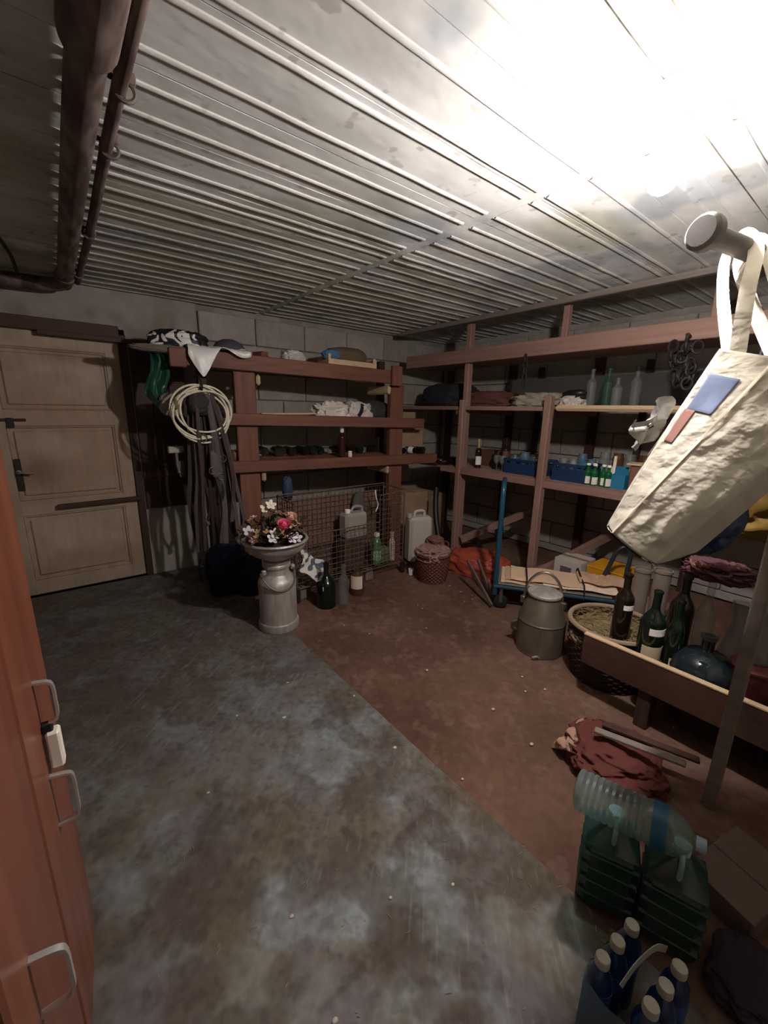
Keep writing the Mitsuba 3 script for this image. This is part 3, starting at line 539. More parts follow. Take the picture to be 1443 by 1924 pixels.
jm = box(1.88, 2.11, 2.86, 2.99, .40, .63, .022); part(t, 'body', jm, M('#8e8880', .45)); part(t, 'handle', tube(curve([(2.09, 2.925, .62), (2.08, 2.925, .67), (2.0, 2.925, .675), (1.97, 2.925, .635)]), .012), M('#8e8880', .45)); part(t, 'cap', lathe([(0, .62), (.025, .62), (.025, .66), (0, .665)], 20, (1.935, 2.925, 0)), WHITE)
carton('dark brown box in the wire cage under the grey canister', 1.86, 2.06, 2.86, 2.99, CZ0+.006, .398, 0, M('#4a3a30', .9), tape=False)
single('fibreboard_sheet', 'brown sheet of fibreboard standing behind the wire cage', 'board', box(1.40, 2.40, 3.115, 3.127, 0, .76, .002), M('#6b5447', .9))
bottle('green glass bottle with a pale label standing at the front of the wire cage', (2.21, 2.86, CZ0+.006), .30, .042, M('#4f7a52', .2, 0, .5), WHITE, M('#8fa77e', .7), nr=.02, sh=.7, nk=.88)
bottle('white plastic bottle in the right corner of the wire cage', (2.40, 2.87, CZ0+.006), .28, .03, M('#b9aa9c', .4), None, None, nr=.016)
q = blob((2.30, 2.92, .2), (.2, .14, .16), 80, .2, 3, .6); single('green_cloth', 'small olive cloth bundle at the bottom right of the wire cage', 'cloth', rest(q, CZ0+.008), M('#5d6248', .9), True)
G = np.array([[(1.38+.20*u+.02*math.sin(v*6), 2.80-.035-.02*math.sin(u*8+v*4)*.7-.05*v, .42-.15*v-.14*u+.015*math.sin(u*7)+.04*(v < .1)) for v in np.linspace(0, 1, 16)] for u in np.linspace(0, 1, 16)])
def f_leaf(p, n, uv): return mix(lin('#56606c'), lin('#d6d0c8'), smoothstep(.46, .54, noise(p.x*28, p.y*10, p.z*28)))
P('leaf_print', f_leaf, .7, .3)
single('printed_cloth', 'grey and white leaf-print cloth hung over the front of the wire cage', 'cloth', sheet(G, .004), 'leaf_print', True)
single('grey_sack', 'grey sack standing tall at the back of the wire cage', 'sack', rest(blob((2.14, 3.05, .5), (.15, .08, .68), 83, .08, 3, .9), CZ0+.008), M('#4d4643', .85), True)
single('rope_piece', 'thin white cord hanging in front of the grey sack in the cage', 'cord', tube(curve([(2.24, 2.93, .80), (2.25, 2.925, .72), (2.27, 2.925, .66), (2.24, 2.92, .60)]), .006, 6), PAPER)
single('blue_bottle_tip', 'small blue bundle behind the cage beside the left post', 'bundle', blob((1.52, 3.22, .84), (.08, .07, .20), 85, .15), M('#2a3c52', .6), True)

# bottles on the floor in front of the cage
t = bottle('dark glass flagon on the floor in front of the wire cage', (1.53, 2.615, -.005), .36, .075, M('#0c1512', .1, 0, .6), None, None, 'flagon', nr=.02, sh=.50, nk=.78)
part(t, 'tag', cbox((1.475, 2.565, .17), (.03, .003, .03), .8, .001), PAPER)
bottle('slim clear bottle on the floor between the dark flagon and the labelled jar', (1.665, 2.575, -.005), .33, .042, 'clear_glass', None, None, nr=.016, sh=.55)
bottle('round clear flask with a white label on the floor in front of the cage', (1.855, 2.66, -.005), .24, .058, 'amber_glass', None, M('#cdbfae', .8), 'flask', nr=.018, sh=.62, nk=.85, lz=(.25, .72), arc=1.9, a0=CAMDIR-.1)
single('liquid', 'pool of brown liquid at the bottom of the labelled flask', 'liquid', lathe([(0, .006), (.053, .006), (.055, .05), (0, .05)], 24, (1.855, 2.66, -.003)), M('#5a2c16', .15, 0, .5), 40)

# white canister, basket
t = thing('canister', 'off-white plastic canister behind the wicker basket', 'canister')
part(t, 'body', cbox((2.80, 2.93, .24), (.25, .17, .48), -.35, .03), M('#b5aca0', .5)); part(t, 'grip', tube(curve([(2.86, 2.92, .47), (2.85, 2.92, .525), (2.77, 2.95, .525), (2.75, 2.95, .47)]), .014), M('#b5aca0', .5)); part(t, 'cap', lathe([(0, .47), (.028, .47), (.028, .51), (0, .512)], 20, (2.70, 2.96, 0)), M('#a39a8e', .5))
def basket_mesh(c, prof, rows, n, amp, th):
    zs = np.linspace(0, 1, rows*4); pr = np.array(prof); zz = np.interp(zs, np.linspace(0, 1, len(pr)), pr[:, 1]); rr = np.interp(zs, np.linspace(0, 1, len(pr)), pr[:, 0])
    A = np.linspace(0, 2*np.pi, n+1)[:-1]; V = []
    for i, (z, r) in enumerate(zip(zz, rr)):
        row = i//4; ph = np.pi*(row % 2); f = .5-.5*math.cos((i % 4)/4*2*np.pi); d = amp*(np.sin(A*n/8+ph))*(.4+.6*f)-amp*.7*(1-f); V.append(np.stack([c[0]+(r+d)*np.cos(A), c[1]+(r+d)*np.sin(A), 0*A+c[2]+z], 1))
    m0 = len(V)
    for i in range(m0-1, -1, -1): V.append(np.stack([c[0]+(rr[i]-th)*np.cos(A), c[1]+(rr[i]-th)*np.sin(A), 0*A+c[2]+max(zz[i], .01)], 1))
    V = np.vstack(V); Fs = []; R = 2*m0
    for i in range(R-1):
        for j in range(n):
            a, b = i*n+j, i*n+(j+1) % n; Fs += [(a, b, b+n), (a, b+n, a+n)]
    V = np.vstack([V, [c[0], c[1], c[2]], [c[0], c[1], c[2]+.012]]); 
    for j in range(n): Fs += [(len(V)-2, (j+1) % n, j), (len(V)-1, (R-1)*n+j, (R-1)*n+(j+1) % n)]
    return trimesh.Trimesh(V, Fs, process=False)
BX, BY = 2.58, 2.50
t = thing('wicker_basket', 'reddish-brown wicker basket on the earth floor', 'basket')
part(t, 'weave', basket_mesh((BX, BY, -.006), [(.128, 0), (.142, .08), (.150, .16), (.155, .255)], 15, 176, .006, .012), 'wicker', True)
part(t, 'rim', tube([(BX+.155*math.cos(a), BY+.155*math.sin(a), .253+.004*math.sin(a*30)) for a in np.linspace(0, 2*np.pi, 97)[:-1]], .011, 8, True), 'wicker')
part(t, 'handle', tube(curve([(BX+.15, BY-.03, .25), (BX+.17, BY-.03, .32), (BX+.165, BY+.03, .32), (BX+.15, BY+.04, .25)]), .009), 'wicker')
single('linen_bag', 'dusty pinkish cloth bag filling the wicker basket', 'bag', blob((BX-.005, BY, .25), (.262, .25, .14), 91, .3, 4, .6), M('#8d6c5e', .9), True)
single('cloth_scrap', 'reddish cloth peeking from the right side of the wicker basket', 'cloth', blob((BX+.06, BY+.04, .33), (.14, .12, .10), 93, .4, 4), M('#6b4a40', .9), True)
single('radiator_hose', 'bent black hose leaning behind the wicker basket', 'hose', tube(curve([(3.12, 3.02, .72), (3.06, 2.96, .55), (3.02, 2.90, .40), (2.98, 2.82, .25), (2.92, 2.76, .14), (2.90, 2.74, .03)]), .028, 12), M('#1b191c', .45))
single('small_white_cup', 'small pale cup on the floor between the cage and the basket', 'cup', lathe([(0, 0), (.02, 0), (.025, .06), (.022, .06), (.018, .005), (0, .005)], 20, (2.50, 2.70, -.006)), PAPER)

# ---------------------------------------------------------------- the side shelf along the right wall
PX = 3.28
t = thing('side_shelf', 'long reddish timber shelf along the right-hand block wall', 'shelf')
def sb(nm, p0, p1, w, th, mat="side_wood_y", lab=None, **k): return part(t, nm, plank(p0, p1, w, th, **k), mat, label=lab)
sb('front_beam', (PX, .35, 2.035), (PX, 3.72, 2.03), .125, .045, b=.005)
sb('shelf_board', (PX+.13, .35, 1.985), (PX+.13, 3.72, 1.98), .025, .21); sb('shelf_board', (PX+.345, .35, 1.985), (PX+.345, 3.72, 1.98), .025, .205)
for y in (2.86,): sb('post', (PX+.05, y, -.006), (PX+.05, y, ZC-.012), .055, .065, 'side_wood_z', up=(0, 1, 0), b=.005)
sb('post', (PX-.05, 1.90, -.006), (PX-.045, 1.90, 1.645), .06, .07, 'side_wood_z', up=(0, 1, 0), b=.006)
sb('post', (PX-.045, 2.83, -.006), (PX-.04, 2.83, 1.62), .055, .05, 'side_wood_z', up=(0, 1, 0), b=.006)
for y in (1.88, .90): sb('hanger_post', (PX+.045, y, 1.97), (PX+.045, y, ZC-.012), .05, .05, 'side_wood_z', up=(0, 1, 0), b=.004)
for y in (3.9, 2.95, 1.98, 1.0, .2): sb('wall_post', (XR-.06, y, -.006), (XR-.06, y, 2.25), .07, .07, 'dark_wood', up=(0, 1, 0))
for y in (2.60, 1.55): sb('wall_post', (XR-.05, y, .9), (XR-.05, y, 1.98), .05, .05, 'dark_wood', up=(0, 1, 0))
for x in (PX+.09, PX+.29, PX+.49, PX+.69): sb('shelf_board', (x, .3, 1.548), (x, 3.98, 1.548), .025, .192, 'grey_wood')
sb('edge_pole', (PX-.02, .35, 1.545), (PX-.015, 1.86, 1.548), .045, .05, 'pale_wood', 'pale round pole along the front edge', b=.02)
sb('edge_strip', (PX-.02, 1.93, 1.54), (PX-.02, 3.95, 1.54), .035, .02, 'side_wood_y')
for x in (PX+.06, PX+.27, PX+.48, PX+.69): sb('shelf_board', (x, .3, .935), (x, 3.62, .935), .026, .20)
sb('edge_beam', (PX-.045, .5, .912), (PX-.045, 3.08, .912), .05, .02)
for y in (2.86, 1.90, .85): 
    sb('bearer', (PX-.01, y+.06, 1.51), (XR-.08, y+.06, 1.51), .06, .04, 'side_wood_x'); sb('bearer', (PX-.02, y+.06, .895), (XR-.08, y+.06, .895), .06, .04, 'side_wood_x')
sb('brace', (PX+.0, 2.78, .18), (PX+.62, 2.35, .50), .07, .045, 'side_wood_x'); sb('brace', (PX+.02, 1.86, .10), (PX+.75, 1.52, .46), .075, .045, 'side_wood_x')
sb('rail', (PX-.08, .6, 2.345), (PX-.06, 3.78, 2.335), .04, .04, 'grey_wood', 'thin rail under the ceiling')
for y in (1.0, 2.1, 3.2): sb('rail_bracket', (PX-.07, y, 2.35), (PX-.07, y, ZC-.0), .02, .02, 'grey_wood', up=(0, 1, 0))
Z3, Z2 = .947, 1.56
X3 = 3.45
bottle('white-labelled dark bottle on the lower right-hand shelf beside the corner post', (3.40, 2.72, Z3), .29, .032, M('#18120d', .12, 0, .6), M('#b9a47c', .3, .6), WHITE, lz=(.12, .42), arc=2.2, a0=CAMDIR, nr=.013, sh=.55, nk=.78, caplen=.10)
bottle('tall dark bottle on the lower right-hand shelf just left of the blue crates', (3.55, 2.50, Z3), .31, .038, M('#2a1814', .15, 0, .6), BLACK, M('#5a4440', .6), lz=(.3, .6), arc=2.2, a0=CAMDIR)
bottle('short dark bottle close to the tall one left of the blue crates', (3.50, 2.58, Z3), .19, .032, BROWNGLASS, None, None)
for j, (x, y) in enumerate(((3.40, 2.42), (3.42, 2.50))): single('goblet', ['small clear stemmed glass at the shelf front before the dark bottles', 'second small clear glass beside the stemmed one'][j], 'glass', lathe(shell([(0, 0), (.028, 0), (.028, .003), (.005, .012), (.005, .06), (.02, .075), (.034, .10), (.033, .15)], .0015), 24, (x, y, Z3)), 'clear_glass', 40)
for j, (y, x, mt) in enumerate(((3.08, 3.5, BLACKGLASS), (3.00, 3.42, BROWNGLASS), (3.17, 3.46, BROWNGLASS))):
    bottle(['dark bottle lying on the lower right-hand shelf in the corner, white cap to the front', 'brown bottle lying at the shelf edge before the corner post', 'brown bottle lying furthest into the corner of the lower shelf'][j], (x, y, Z3+.037), .27, .036, mt, WHITE if j == 0 else None, None, 'wine_bottle', None, LIE(-np.pi/2-.3*j), caplen=.05)
carton('reddish low box at the back of the lower right-hand shelf by the corner', 3.62, 3.86, 2.66, 2.92, Z3, Z3+.16, 0, M('#5a3b30', .9), tape=False)
def crate(label, x0, x1, y0, y1, z0, h, mat):
    t = thing('bottle_crate', label, 'crate'); th = .008
    part(t, 'bottom', box(x0, x1, y0, y1, z0, z0+.01, .003), mat)
    for a, b, c, d in ((x0, x0+th, y0, y1), (x1-th, x1, y0, y1), (x0, x1, y0, y0+th), (x0, x1, y1-th, y1)):
        part(t, 'wall', cat_(box(a, b, c, d, z0, z0+h*.72, .003)), mat); part(t, 'rim', box(a-.003, b+.003, c-.003, d+.003, z0+h*.86, z0+h, .003), mat)
    for a in (x0, x1-th):
        for q in np.linspace(y0+.01, y1-.03, 5): part(t, 'bar', box(a, a+th, q, q+.02, z0+h*.7, z0+h*.88, .002), mat)
    return t
BLUEC = M('#182f50', .5, 0, .4)
crate('dark blue crate of jars on the lower right-hand shelf, left of the second post', 3.36, 3.66, 2.00, 2.38, Z3, .14, BLUEC)
crate('dark blue crate of jars on the lower right-hand shelf, right of the second post', 3.36, 3.66, 1.60, 1.88, Z3, .15, BLUEC)
def jar(label, at, h, r, mat, lid=None, group=None):
    t = thing('glass_jar', label, 'jar', group); part(t, 'body', lathe(shell([(0, 0), (r*.9, 0), (r, .008), (r, h*.78), (r*.97, h*.84), (r*.82, h*.92), (r*.84, h)], .002), 26, at), mat, 40)
    part(t, 'rim', lathe([(r*.80, h-.006), (r*.86, h-.006), (r*.88, h-.002), (r*.86, h+.002), (r*.80, h+.002)], 26, at), mat, 40)
    if lid: part(t, 'lid', lathe([(0, h-.012), (r*.9, h-.012), (r*.92, h-.008), (r*.92, h+.004), (0, h+.006)], 24, at), lid)
rnd = random.Random(12); n1 = 0
ORDW = ['first', 'second', 'third', 'fourth', 'fifth', 'sixth', 'seventh', 'eighth', 'ninth']
for x in (3.43, 3.58):
    for y in (2.31, 2.20, 2.08):
        jar(f'preserving jar in the left blue crate, {["front","back"][x>3.5]} row, {ORDW[n1 % 3]} from the left', (x, y, Z3+.012), rnd.choice((.13, .16, .19)), .045, rnd.choice(('clear_glass', 'blue_glass')), rnd.choice((None, None, STEEL)), 'jars in the left blue crate'); n1 += 1
n1 = 0
for x in (3.43, 3.58):
    for y in (1.82, 1.735, 1.65):
        jar(f'preserving jar in the right blue crate, {["front","back"][x>3.5]} row, {ORDW[n1 % 3]} from the left', (x, y, Z3+.012), rnd.choice((.14, .17, .21)), .04, rnd.choice(('clear_glass', 'clear_glass', 'blue_glass')), None, 'jars in the right blue crate'); n1 += 1
for j, y in enumerate((1.60, 1.50, 1.40, 1.30, 1.20)):
    jar(f'tall preserving jar behind the white funnel, {ORDW[j]} from the left', (3.70+.02*(j % 2), y, Z3), .24, .046, 'amber_glass' if j % 2 else 'clear_glass', None, 'tall jars behind the funnel')
t = thing('funnel', 'white plastic funnel standing upside down behind the green bottles', 'funnel')
part(t, 'cone', lathe([(.098, 0), (.10, .004), (.10, .012), (.094, .016), (.045, .115), (.014, .15), (.011, .235), (.007, .235), (.010, .15), (.04, .112), (.09, .012), (.094, 0)], 40, (3.52, 1.44, Z3)), M('#d8cdb8', .5), 40)
part(t, 'rim_tab', box(3.40, 3.425, 1.43, 1.45, Z3, Z3+.004, .001), M('#d8cdb8', .5))
def sixpack(label, x0, y0, y1, mat):
    t = thing('bottle_carrier', label, 'carrier'); z0, h = Z3, .11
    part(t, 'body', cat_(box(x0, x0+.004, y0, y1, z0, z0+h, .001), box(x0+.11, x0+.114, y0, y1, z0, z0+h, .001), box(x0, x0+.114, y0, y0+.004, z0, z0+h, .001), box(x0, x0+.114, y1-.004, y1, z0, z0+h, .001), box(x0, x0+.114, y0, y1, z0, z0+.004, .001)), mat)
    m = .5*(y0+y1); part(t, 'handle', box(x0+.054, x0+.060, y0+.004, y1-.004, z0, z0+.17, .002), mat); return t
BC = M('#216c8c', .55, 0, .4)
sixpack('bright blue bottle carrier left of the small green bottles', 3.38, 1.60, 1.675, BC)
sixpack('bright blue bottle carrier right of the small green bottles', 3.355, 1.285, 1.39, BC)
for j, (x, y) in enumerate(((3.37, 1.575), (3.355, 1.515), (3.40, 1.54), (3.375, 1.455), (3.36, 1.41))):
    bottle(f'small green bottle with a white label before the funnel, {ORDW[j]} from the left', (x, y, Z3), .17, .027, M('#14502a', .15, 0, .6), WHITE, PAPER, 'beer_bottle', 'small green bottles', nr=.011, lz=(.08, .42), arc=2.0, a0=CAMDIR, caplen=.012)
carton('reddish wooden-looking box at the right end of the jars, touching the blue carrier', 3.36, 3.56, 1.08, 1.26, Z3, Z3+.19, 0, M('#7a4f40', .8), tape=False)
single('thin_board', 'thin pale board lying on top of the reddish box beside the hanging bag', 'board', cbox((3.44, 1.15, Z3+.200), (.16, .30, .012), .2, .002), 'pale_wood')

# upper right-hand shelf
single('leaning_board', 'long dark grey board leaning on the wall behind the bottles of the upper right-hand shelf', 'board', box(4.12, 4.14, .55, 2.97, Z2, 1.86, .003), M('#4e4a48', .85))
single('duffel_bag', 'large dark bag on the upper right-hand shelf in the corner', 'bag', rest(blob((3.62, 3.36, 1.7), (.42, .66, .29), 101, .12, 3, .7), Z2), M('#232124', .8), True)
single('folded_blanket', 'dark red-brown blanket heaped on the upper right-hand shelf right of the dark bag', 'blanket', rest(blob((3.60, 2.76, 1.63), (.40, .62, .18), 102, .2, 3, .6), Z2), M('#5b3630', .9), True)
single('pale_cloth', 'pale greenish cloth heap on the upper right-hand shelf above the second post', 'cloth', rest(blob((3.56, 2.16, 1.62), (.40, .46, .15), 103, .35, 3, .5), Z2), M('#8d8674', .9), True)
single('white_paper_heap', 'small crumpled white paper on the upper right-hand shelf before the bottles', 'paper', rest(blob((3.42, 1.80, 1.6), (.16, .14, .10), 104, .5, 4, .5), Z2), M('#b8aea2', .8), True)
t = thing('shoe', 'black shoe lying on the pale heap above the second post', 'shoe')
G = [(3.42+.02*math.sin(i), 1.90-.20*i/7, 1.66+.01*i/7) for i in range(8)]; part(t, 'upper', tube(G, .035, 12, scale=[.3, .8, 1, .95, .85, .9, .85, .3]), M('#1b191b', .4)); part(t, 'sole', tube([(a, b, c-.032) for a, b, c in G], .034, 10, scale=[.3, .7, .8, .7, .7, .75, .75, .3]), BLACK)
for j, (y, h, x, mt) in enumerate(((1.70, .30, 3.5, 'clear_glass'), (1.58, .30, 3.52, 'green_glass'), (1.48, .22, 3.46, 'clear_glass'), (1.38, .30, 3.54, 'clear_glass'), (1.645, .24, 3.62, 'green_glass'))):
    bottle(['empty clear bottle, leftmost of the row on the upper right-hand shelf', 'empty greenish bottle, second of the row on the upper right-hand shelf', 'shorter clear bottle in the row on the upper right-hand shelf', 'tall clear bottle at the right end of the upper row', 'green bottle standing behind the upper row'][j], (x, y, Z2), h, .037, mt, BLACK if j == 3 else None, None, 'empty_bottle', None)
def chain(label, top, n, r, wr, mat):
    t = thing('chain', label, 'chain')
    for k in range(n):
        a = np.linspace(0, 2*np.pi, 17)[:-1]; L = [(r*.6*math.cos(q), 0, r*math.sin(q)) if k % 2 == 0 else (0, r*.6*math.cos(q), r*math.sin(q)) for q in a]
        part(t, 'link', tube([(top[0]+x, top[1]+y, top[2]-k*r*1.55+z) for x, y, z in L], wr, 6, True), mat)
    return t
chain('short iron chain hanging below the upper beam, above the pale heap', (PX-.03, 2.17, 1.955), 5, .032, .007, IRON)
single('chain_nail', 'iron nail in the beam that holds the short chain', 'nail', tube([(PX-.02, 2.17, 1.98), (PX-.05, 2.17, 1.985)], .006, 8), IRON)
single('tackle_nail', 'thick iron spike in the beam above the dark chain bundle', 'nail', tube([(PX-.02, 1.0, 1.99), (PX-.07, 1.0, 2.0)], .012, 8), IRON)
t = thing('chain_bundle', 'thick dark bundle of chains hanging below the upper beam near the cloth bag', 'chain'); rnd = random.Random(6)
for k in range(34):
    c = (PX-.05+rnd.uniform(-.02, .03), 1.0+rnd.uniform(-.07, .07), 1.95-.26*rnd.random()); q = rnd.uniform(0, 3.14); a = np.linspace(0, 2*np.pi, 13)[:-1]; e = rnd.uniform(.2, 1)
    part(t, 'link', tube([(c[0]+.028*math.cos(v)*math.cos(q), c[1]+.028*math.cos(v)*math.sin(q), c[2]+.036*math.sin(v)) for v in a], .009, 6, True), M('#2a2524', .6, .4))
part(t, 'hook', tube(curve([(PX-.06, 1.0, 2.0), (PX-.065, 1.0, 1.95), (PX-.05, .97, 1.92), (PX-.05, 1.03, 1.90)]), .010, 8), IRON)

# ---------------------------------------------------------------- platform trolley with cardboard
FL, FR = np.array([2.56, 1.78]), np.array([3.02, 1.11]); ld = (FR-FL)/np.linalg.norm(FR-FL); wd = np.array([-ld[1], ld[0]]); LT, WT = np.linalg.norm(FR-FL), .40
def tp(l, w, z): q = FL+ld*l+wd*w; return (q[0], q[1], z)
TB = M('#2f4656', .4, .3, .5); TBL = M('#1a4358', .35, .1, .5)
t = thing('platform_trolley', 'blue tubular hand trolley loaded with flattened cardboard', 'trolley')
for a, b in ((tp(-.02, 0, .19), tp(LT+.05, 0, .19)), (tp(-.02, WT, .19), tp(LT+.05, WT, .19))): part(t, 'frame_rail', tube([a, b], .014, 10), TB)
for l in (0, LT*.5, LT): part(t, 'cross_rail', tube([tp(l, 0, .19), tp(l, WT, .19)], .012, 10), TB)
part(t, 'deck', plank(tp(.01, WT/2, .208), tp(LT, WT/2, .208), .012, WT-.02), M('#6d655d', .6))
part(t, 'push_handle', tube(curve([tp(-.01, .01, .12), tp(-.01, .01, .55), tp(-.01, .01, .90), tp(-.01, .05, .97), tp(-.01, .12, .985), tp(-.01, WT-.12, .985), tp(-.01, WT-.05, .97), tp(-.01, WT-.01, .90), tp(-.01, WT-.01, .5), tp(-.01, WT-.01, .12)], 6), .019, 12), TBL, label='bright blue tubular push handle')
part(t, 'toe_handle', tube(curve([tp(LT-.03, .33, .19), tp(LT+.02, .33, .34), tp(LT+.06, .33, .47), tp(LT+.11, .33, .515), tp(LT+.155, .33, .47), tp(LT+.15, .33, .34), tp(LT+.13, .33, .21), tp(LT-.01, .33, .185)], 6), .016, 10), M('#2c3842', .4, .3, .5), label='small dark loop handle')
for l, w in ((.04, .04), (.04, WT-.04), (LT-.04, .04), (LT-.04, WT-.04)):
    c = tp(l, w, .055); k = part(t, 'wheel', lathe([(0, -.016), (.04, -.016), (.052, -.012), (.055, 0), (.052, .012), (.04, .016), (0, .016)], 28, c, trimesh.geometry.align_vectors((0, 0, 1), (wd[0], wd[1], 0))), M('#1a1a1c', .6))
    part(k, 'fork', cat_(plank(tp(l, w-.022, .05), tp(l, w-.022, .18), .025, .004, up=(ld[0], ld[1], 0), b=.001), plank(tp(l, w+.022, .05), tp(l, w+.022, .18), .025, .004, up=(ld[0], ld[1], 0), b=.001), plank(tp(l-.02, w, .178), tp(l+.02, w, .178), .004, .05, b=.001)), STEEL)
part(t, 'strut', plank((2.55, 1.80, .02), (2.66, 2.16, .26), .03, .018), M('#5b4a44', .6)); part(t, 'strut', plank((2.64, 1.86, .02), (2.76, 2.13, .26), .03, .018), M('#5b4a44', .6))
rnd = random.Random(3); CW = [M('#c9a98c', .9), M('#b8967a', .9), M('#d8c2aa', .9)]
for j, (l0, l1, w0, w1) in enumerate(((.03, .50, .03, .36), (.06, .74, .05, .37), (.34, .86, .02, .34), (.10, .62, .04, .33))):
    n, m = 12, 8; G = np.zeros((n, m, 3))
    for a in range(n):
        for b in range(m): G[a, b] = tp(l0+(l1-l0)*a/(n-1), w0+(w1-w0)*b/(m-1)+rnd.uniform(-.004, .004)*(b in (0, m-1)), .222+.010*j+.005*math.sin(a*.9+j)+.004*math.sin(b*1.3+j*2))
    single('flattened_carton', f'flattened beige carton on the trolley, {ORDW[j]} from the bottom of the pile', 'cardboard', sheet(G, .005), CW[j % 3], True, 'flattened cartons on the trolley')
G = np.array([[tp(.60+.34*a/11, .10+.22*b/7+.02*math.sin(a), .272+.02*math.sin(a*1.1)*math.sin(b*.9)-.005*a/11) for b in range(8)] for a in range(12)]); single('torn_cardboard', 'torn curled cardboard at the right end of the trolley load', 'cardboard', sheet(G, .005), CW[1], True)
for j, l in enumerate((.22, .62)):
    single('tie_strap', ['black tie strap around the trolley load, left one', 'black tie strap around the trolley load, right one'][j], 'strap', tube([tp(l, w, z) for w, z in ((-.02, .18), (-.02, .24), (.02, .275), (WT-.03, .285), (WT+.02, .24), (WT+.02, .17), (.2, .165))], .005, 8, True), BLACK)
# behind the trolley
single('feed_bag', 'bright red-orange feed bag lying on the floor behind the blue trolley handle', 'bag', rest(blob((3.06, 2.36, .16), (.34, .56, .27), 111, .2, 3, .6, rz=.25), -.008), M('#9a4533', .5, 0, .4), True)
single('green_bag_corner', 'dark green and black crumpled bag right of the red-orange feed bag', 'bag', rest(blob((3.10, 2.04, .1), (.24, .22, .20), 112, .3, 3, .6), -.008), M('#2b3a33', .6), True)
t = carton('white printed carton on the plank behind the trolley', 3.36, 3.62, 1.52, 1.76, .075, .27, 0, M('#b9ada4', .7)); 
part(t, 'picture', box(3.3585, 3.3598, 1.60, 1.70, .12, .21), M('#5a4c4c', .7)); part(t, 'picture_band', box(3.3582, 3.3598, 1.54, 1.75, .095, .108), M('#6e4a46', .7))
t = thing('yellow_crate', 'yellow crate beside the white carton behind the trolley', 'crate'); YM = M('#c98a1e', .5)
for a, b, c, d in ((3.42, 3.432, 1.13, 1.50), (3.70, 3.712, 1.13, 1.50), (3.42, 3.712, 1.13, 1.142), (3.42, 3.712, 1.488, 1.50)): part(t, 'wall', box(a, b, c, d, .075, .25, .004), YM)
part(t, 'bottom', box(3.42, 3.712, 1.13, 1.50, .075, .085, .002), YM); part(t, 'lid', box(3.415, 3.717, 1.125, 1.505, .25, .262, .004), YM); part(t, 'handle_slot', box(3.417, 3.42, 1.22, 1.30, .205, .225, .001), M('#4a3210', .7)); part(t, 'print', box(3.4172, 3.4198, 1.34, 1.42, .15, .20, .001), M('#6b4a14', .7))
single('floor_plank', 'reddish plank on the floor under the white carton and the yellow crate', 'plank', cat_(plank((3.47, .9, .045), (3.47, 2.0, .045), .055, .34)), 'side_wood_y')

# ---------------------------------------------------------------- conical milking bucket
MX, MY = 2.34, 1.26
t = thing('milking_bucket', 'conical steel milking bucket with a lid and arched handle on the earth floor', 'bucket')
part(t, 'body', lathe([(0, .012), (.135, .012), (.145, .02), (.148, .05), (.148, .20), (.146, .215), (.15, .218), (.15, .224), (.144, .23), (.100, .365), (.094, .38), (.094, .39), (0, .39)], 60, (MX, MY, -.008)), 'zinc_dark', 40)
part(t, 'foot_ring', lathe([(.115, 0), (.142, 0), (.146, .006), (.146, .022), (.14, .03), (.115, .03)], 48, (MX, MY, -.008)), STEEL, 40)
part(t, 'lid', lathe([(0, .384), (.099, .384), (.106, .39), (.106, .402), (.098, .408), (.08, .412), (.06, .416), (.022, .421), (0, .421)], 48, (MX, MY, -.008)), 'zinc', 40)
vd = np.array([.47, -.88])
H = [(MX+vd[0]*.115*math.cos(a)+.02, MY+vd[1]*.115*math.cos(a)+.02, .33+.185*math.sin(a)) for a in np.linspace(0, np.pi, 25)]
part(t, 'handle', tube(H, .009, 10), STEEL)
for s in (1, -1): part(t, 'handle_lug', cbox((MX+s*vd[0]*.125+.012, MY+s*vd[1]*.125+.012, .315), (.03, .03, .05), 0, .006), STEEL)
part(t, 'side_grip', tube(curve([(MX-.5*.145, MY+.86*.145, .10), (MX-.5*.175, MY+.86*.175, .115), (MX-.55*.18, MY+.84*.18, .15), (MX-.5*.145, MY+.86*.145, .17)]), .008, 8), STEEL)
part(t, 'base_clip', tube(curve([(MX-.15, MY-.05, .01), (MX-.165, MY-.06, .02), (MX-.15, MY-.075, .028), (MX-.13, MY-.08, .012)]), .006, 8), CHROME)

# ---------------------------------------------------------------- oval tub, low bench and its bottles
TX, TY = 2.40, .86
def oval(m, sx, sy, c): m.vertices = (np.array(m.vertices)-[c[0], c[1], 0])*[sx, sy, 1]+[c[0], c[1], 0]; return m
t = thing('oval_tub', 'dark oval wicker tub filled with straw beside the low bench', 'tub')
part(t, 'weave', oval(basket_mesh((TX, TY, -.006), [(.19, 0), (.215, .12), (.23, .25), (.226, .335)], 20, 176, .005, .015), 1.0, 1.0, (TX, TY)), M('#2c1b17', .7), True)
part(t, 'rim', tube([(TX+.229*math.cos(a), TY+.229*math.sin(a), .335) for a in np.linspace(0, 2*np.pi, 65)[:-1]], .014, 8, True), M('#8a7460', .7))
rnd = random.Random(22); ms = []
for k in range(420):
    a, rr = rnd.uniform(0, 2*np.pi), .205*math.sqrt(rnd.random()); c = np.array([TX+rr*math.cos(a), TY+rr*math.sin(a), .30+.045*rnd.random()]); q = rnd.uniform(0, 2*np.pi); d = np.array([math.cos(q), math.sin(q), rnd.uniform(-.25, .25)])*rnd.uniform(.02, .05); ms.append(tube([c-d, c, c+d+np.array([0, 0, rnd.uniform(-.01, .01)])], .0016, 4))
k = put(thing('straw_fill', 'heap of dry straw inside the oval tub', 'straw'), cat_(*ms, rest(blob((TX, TY, .2), (.41, .41, .16), 121, .1, 3), .16)), 'straw', False); labels[k]['kind'] = 'stuff'
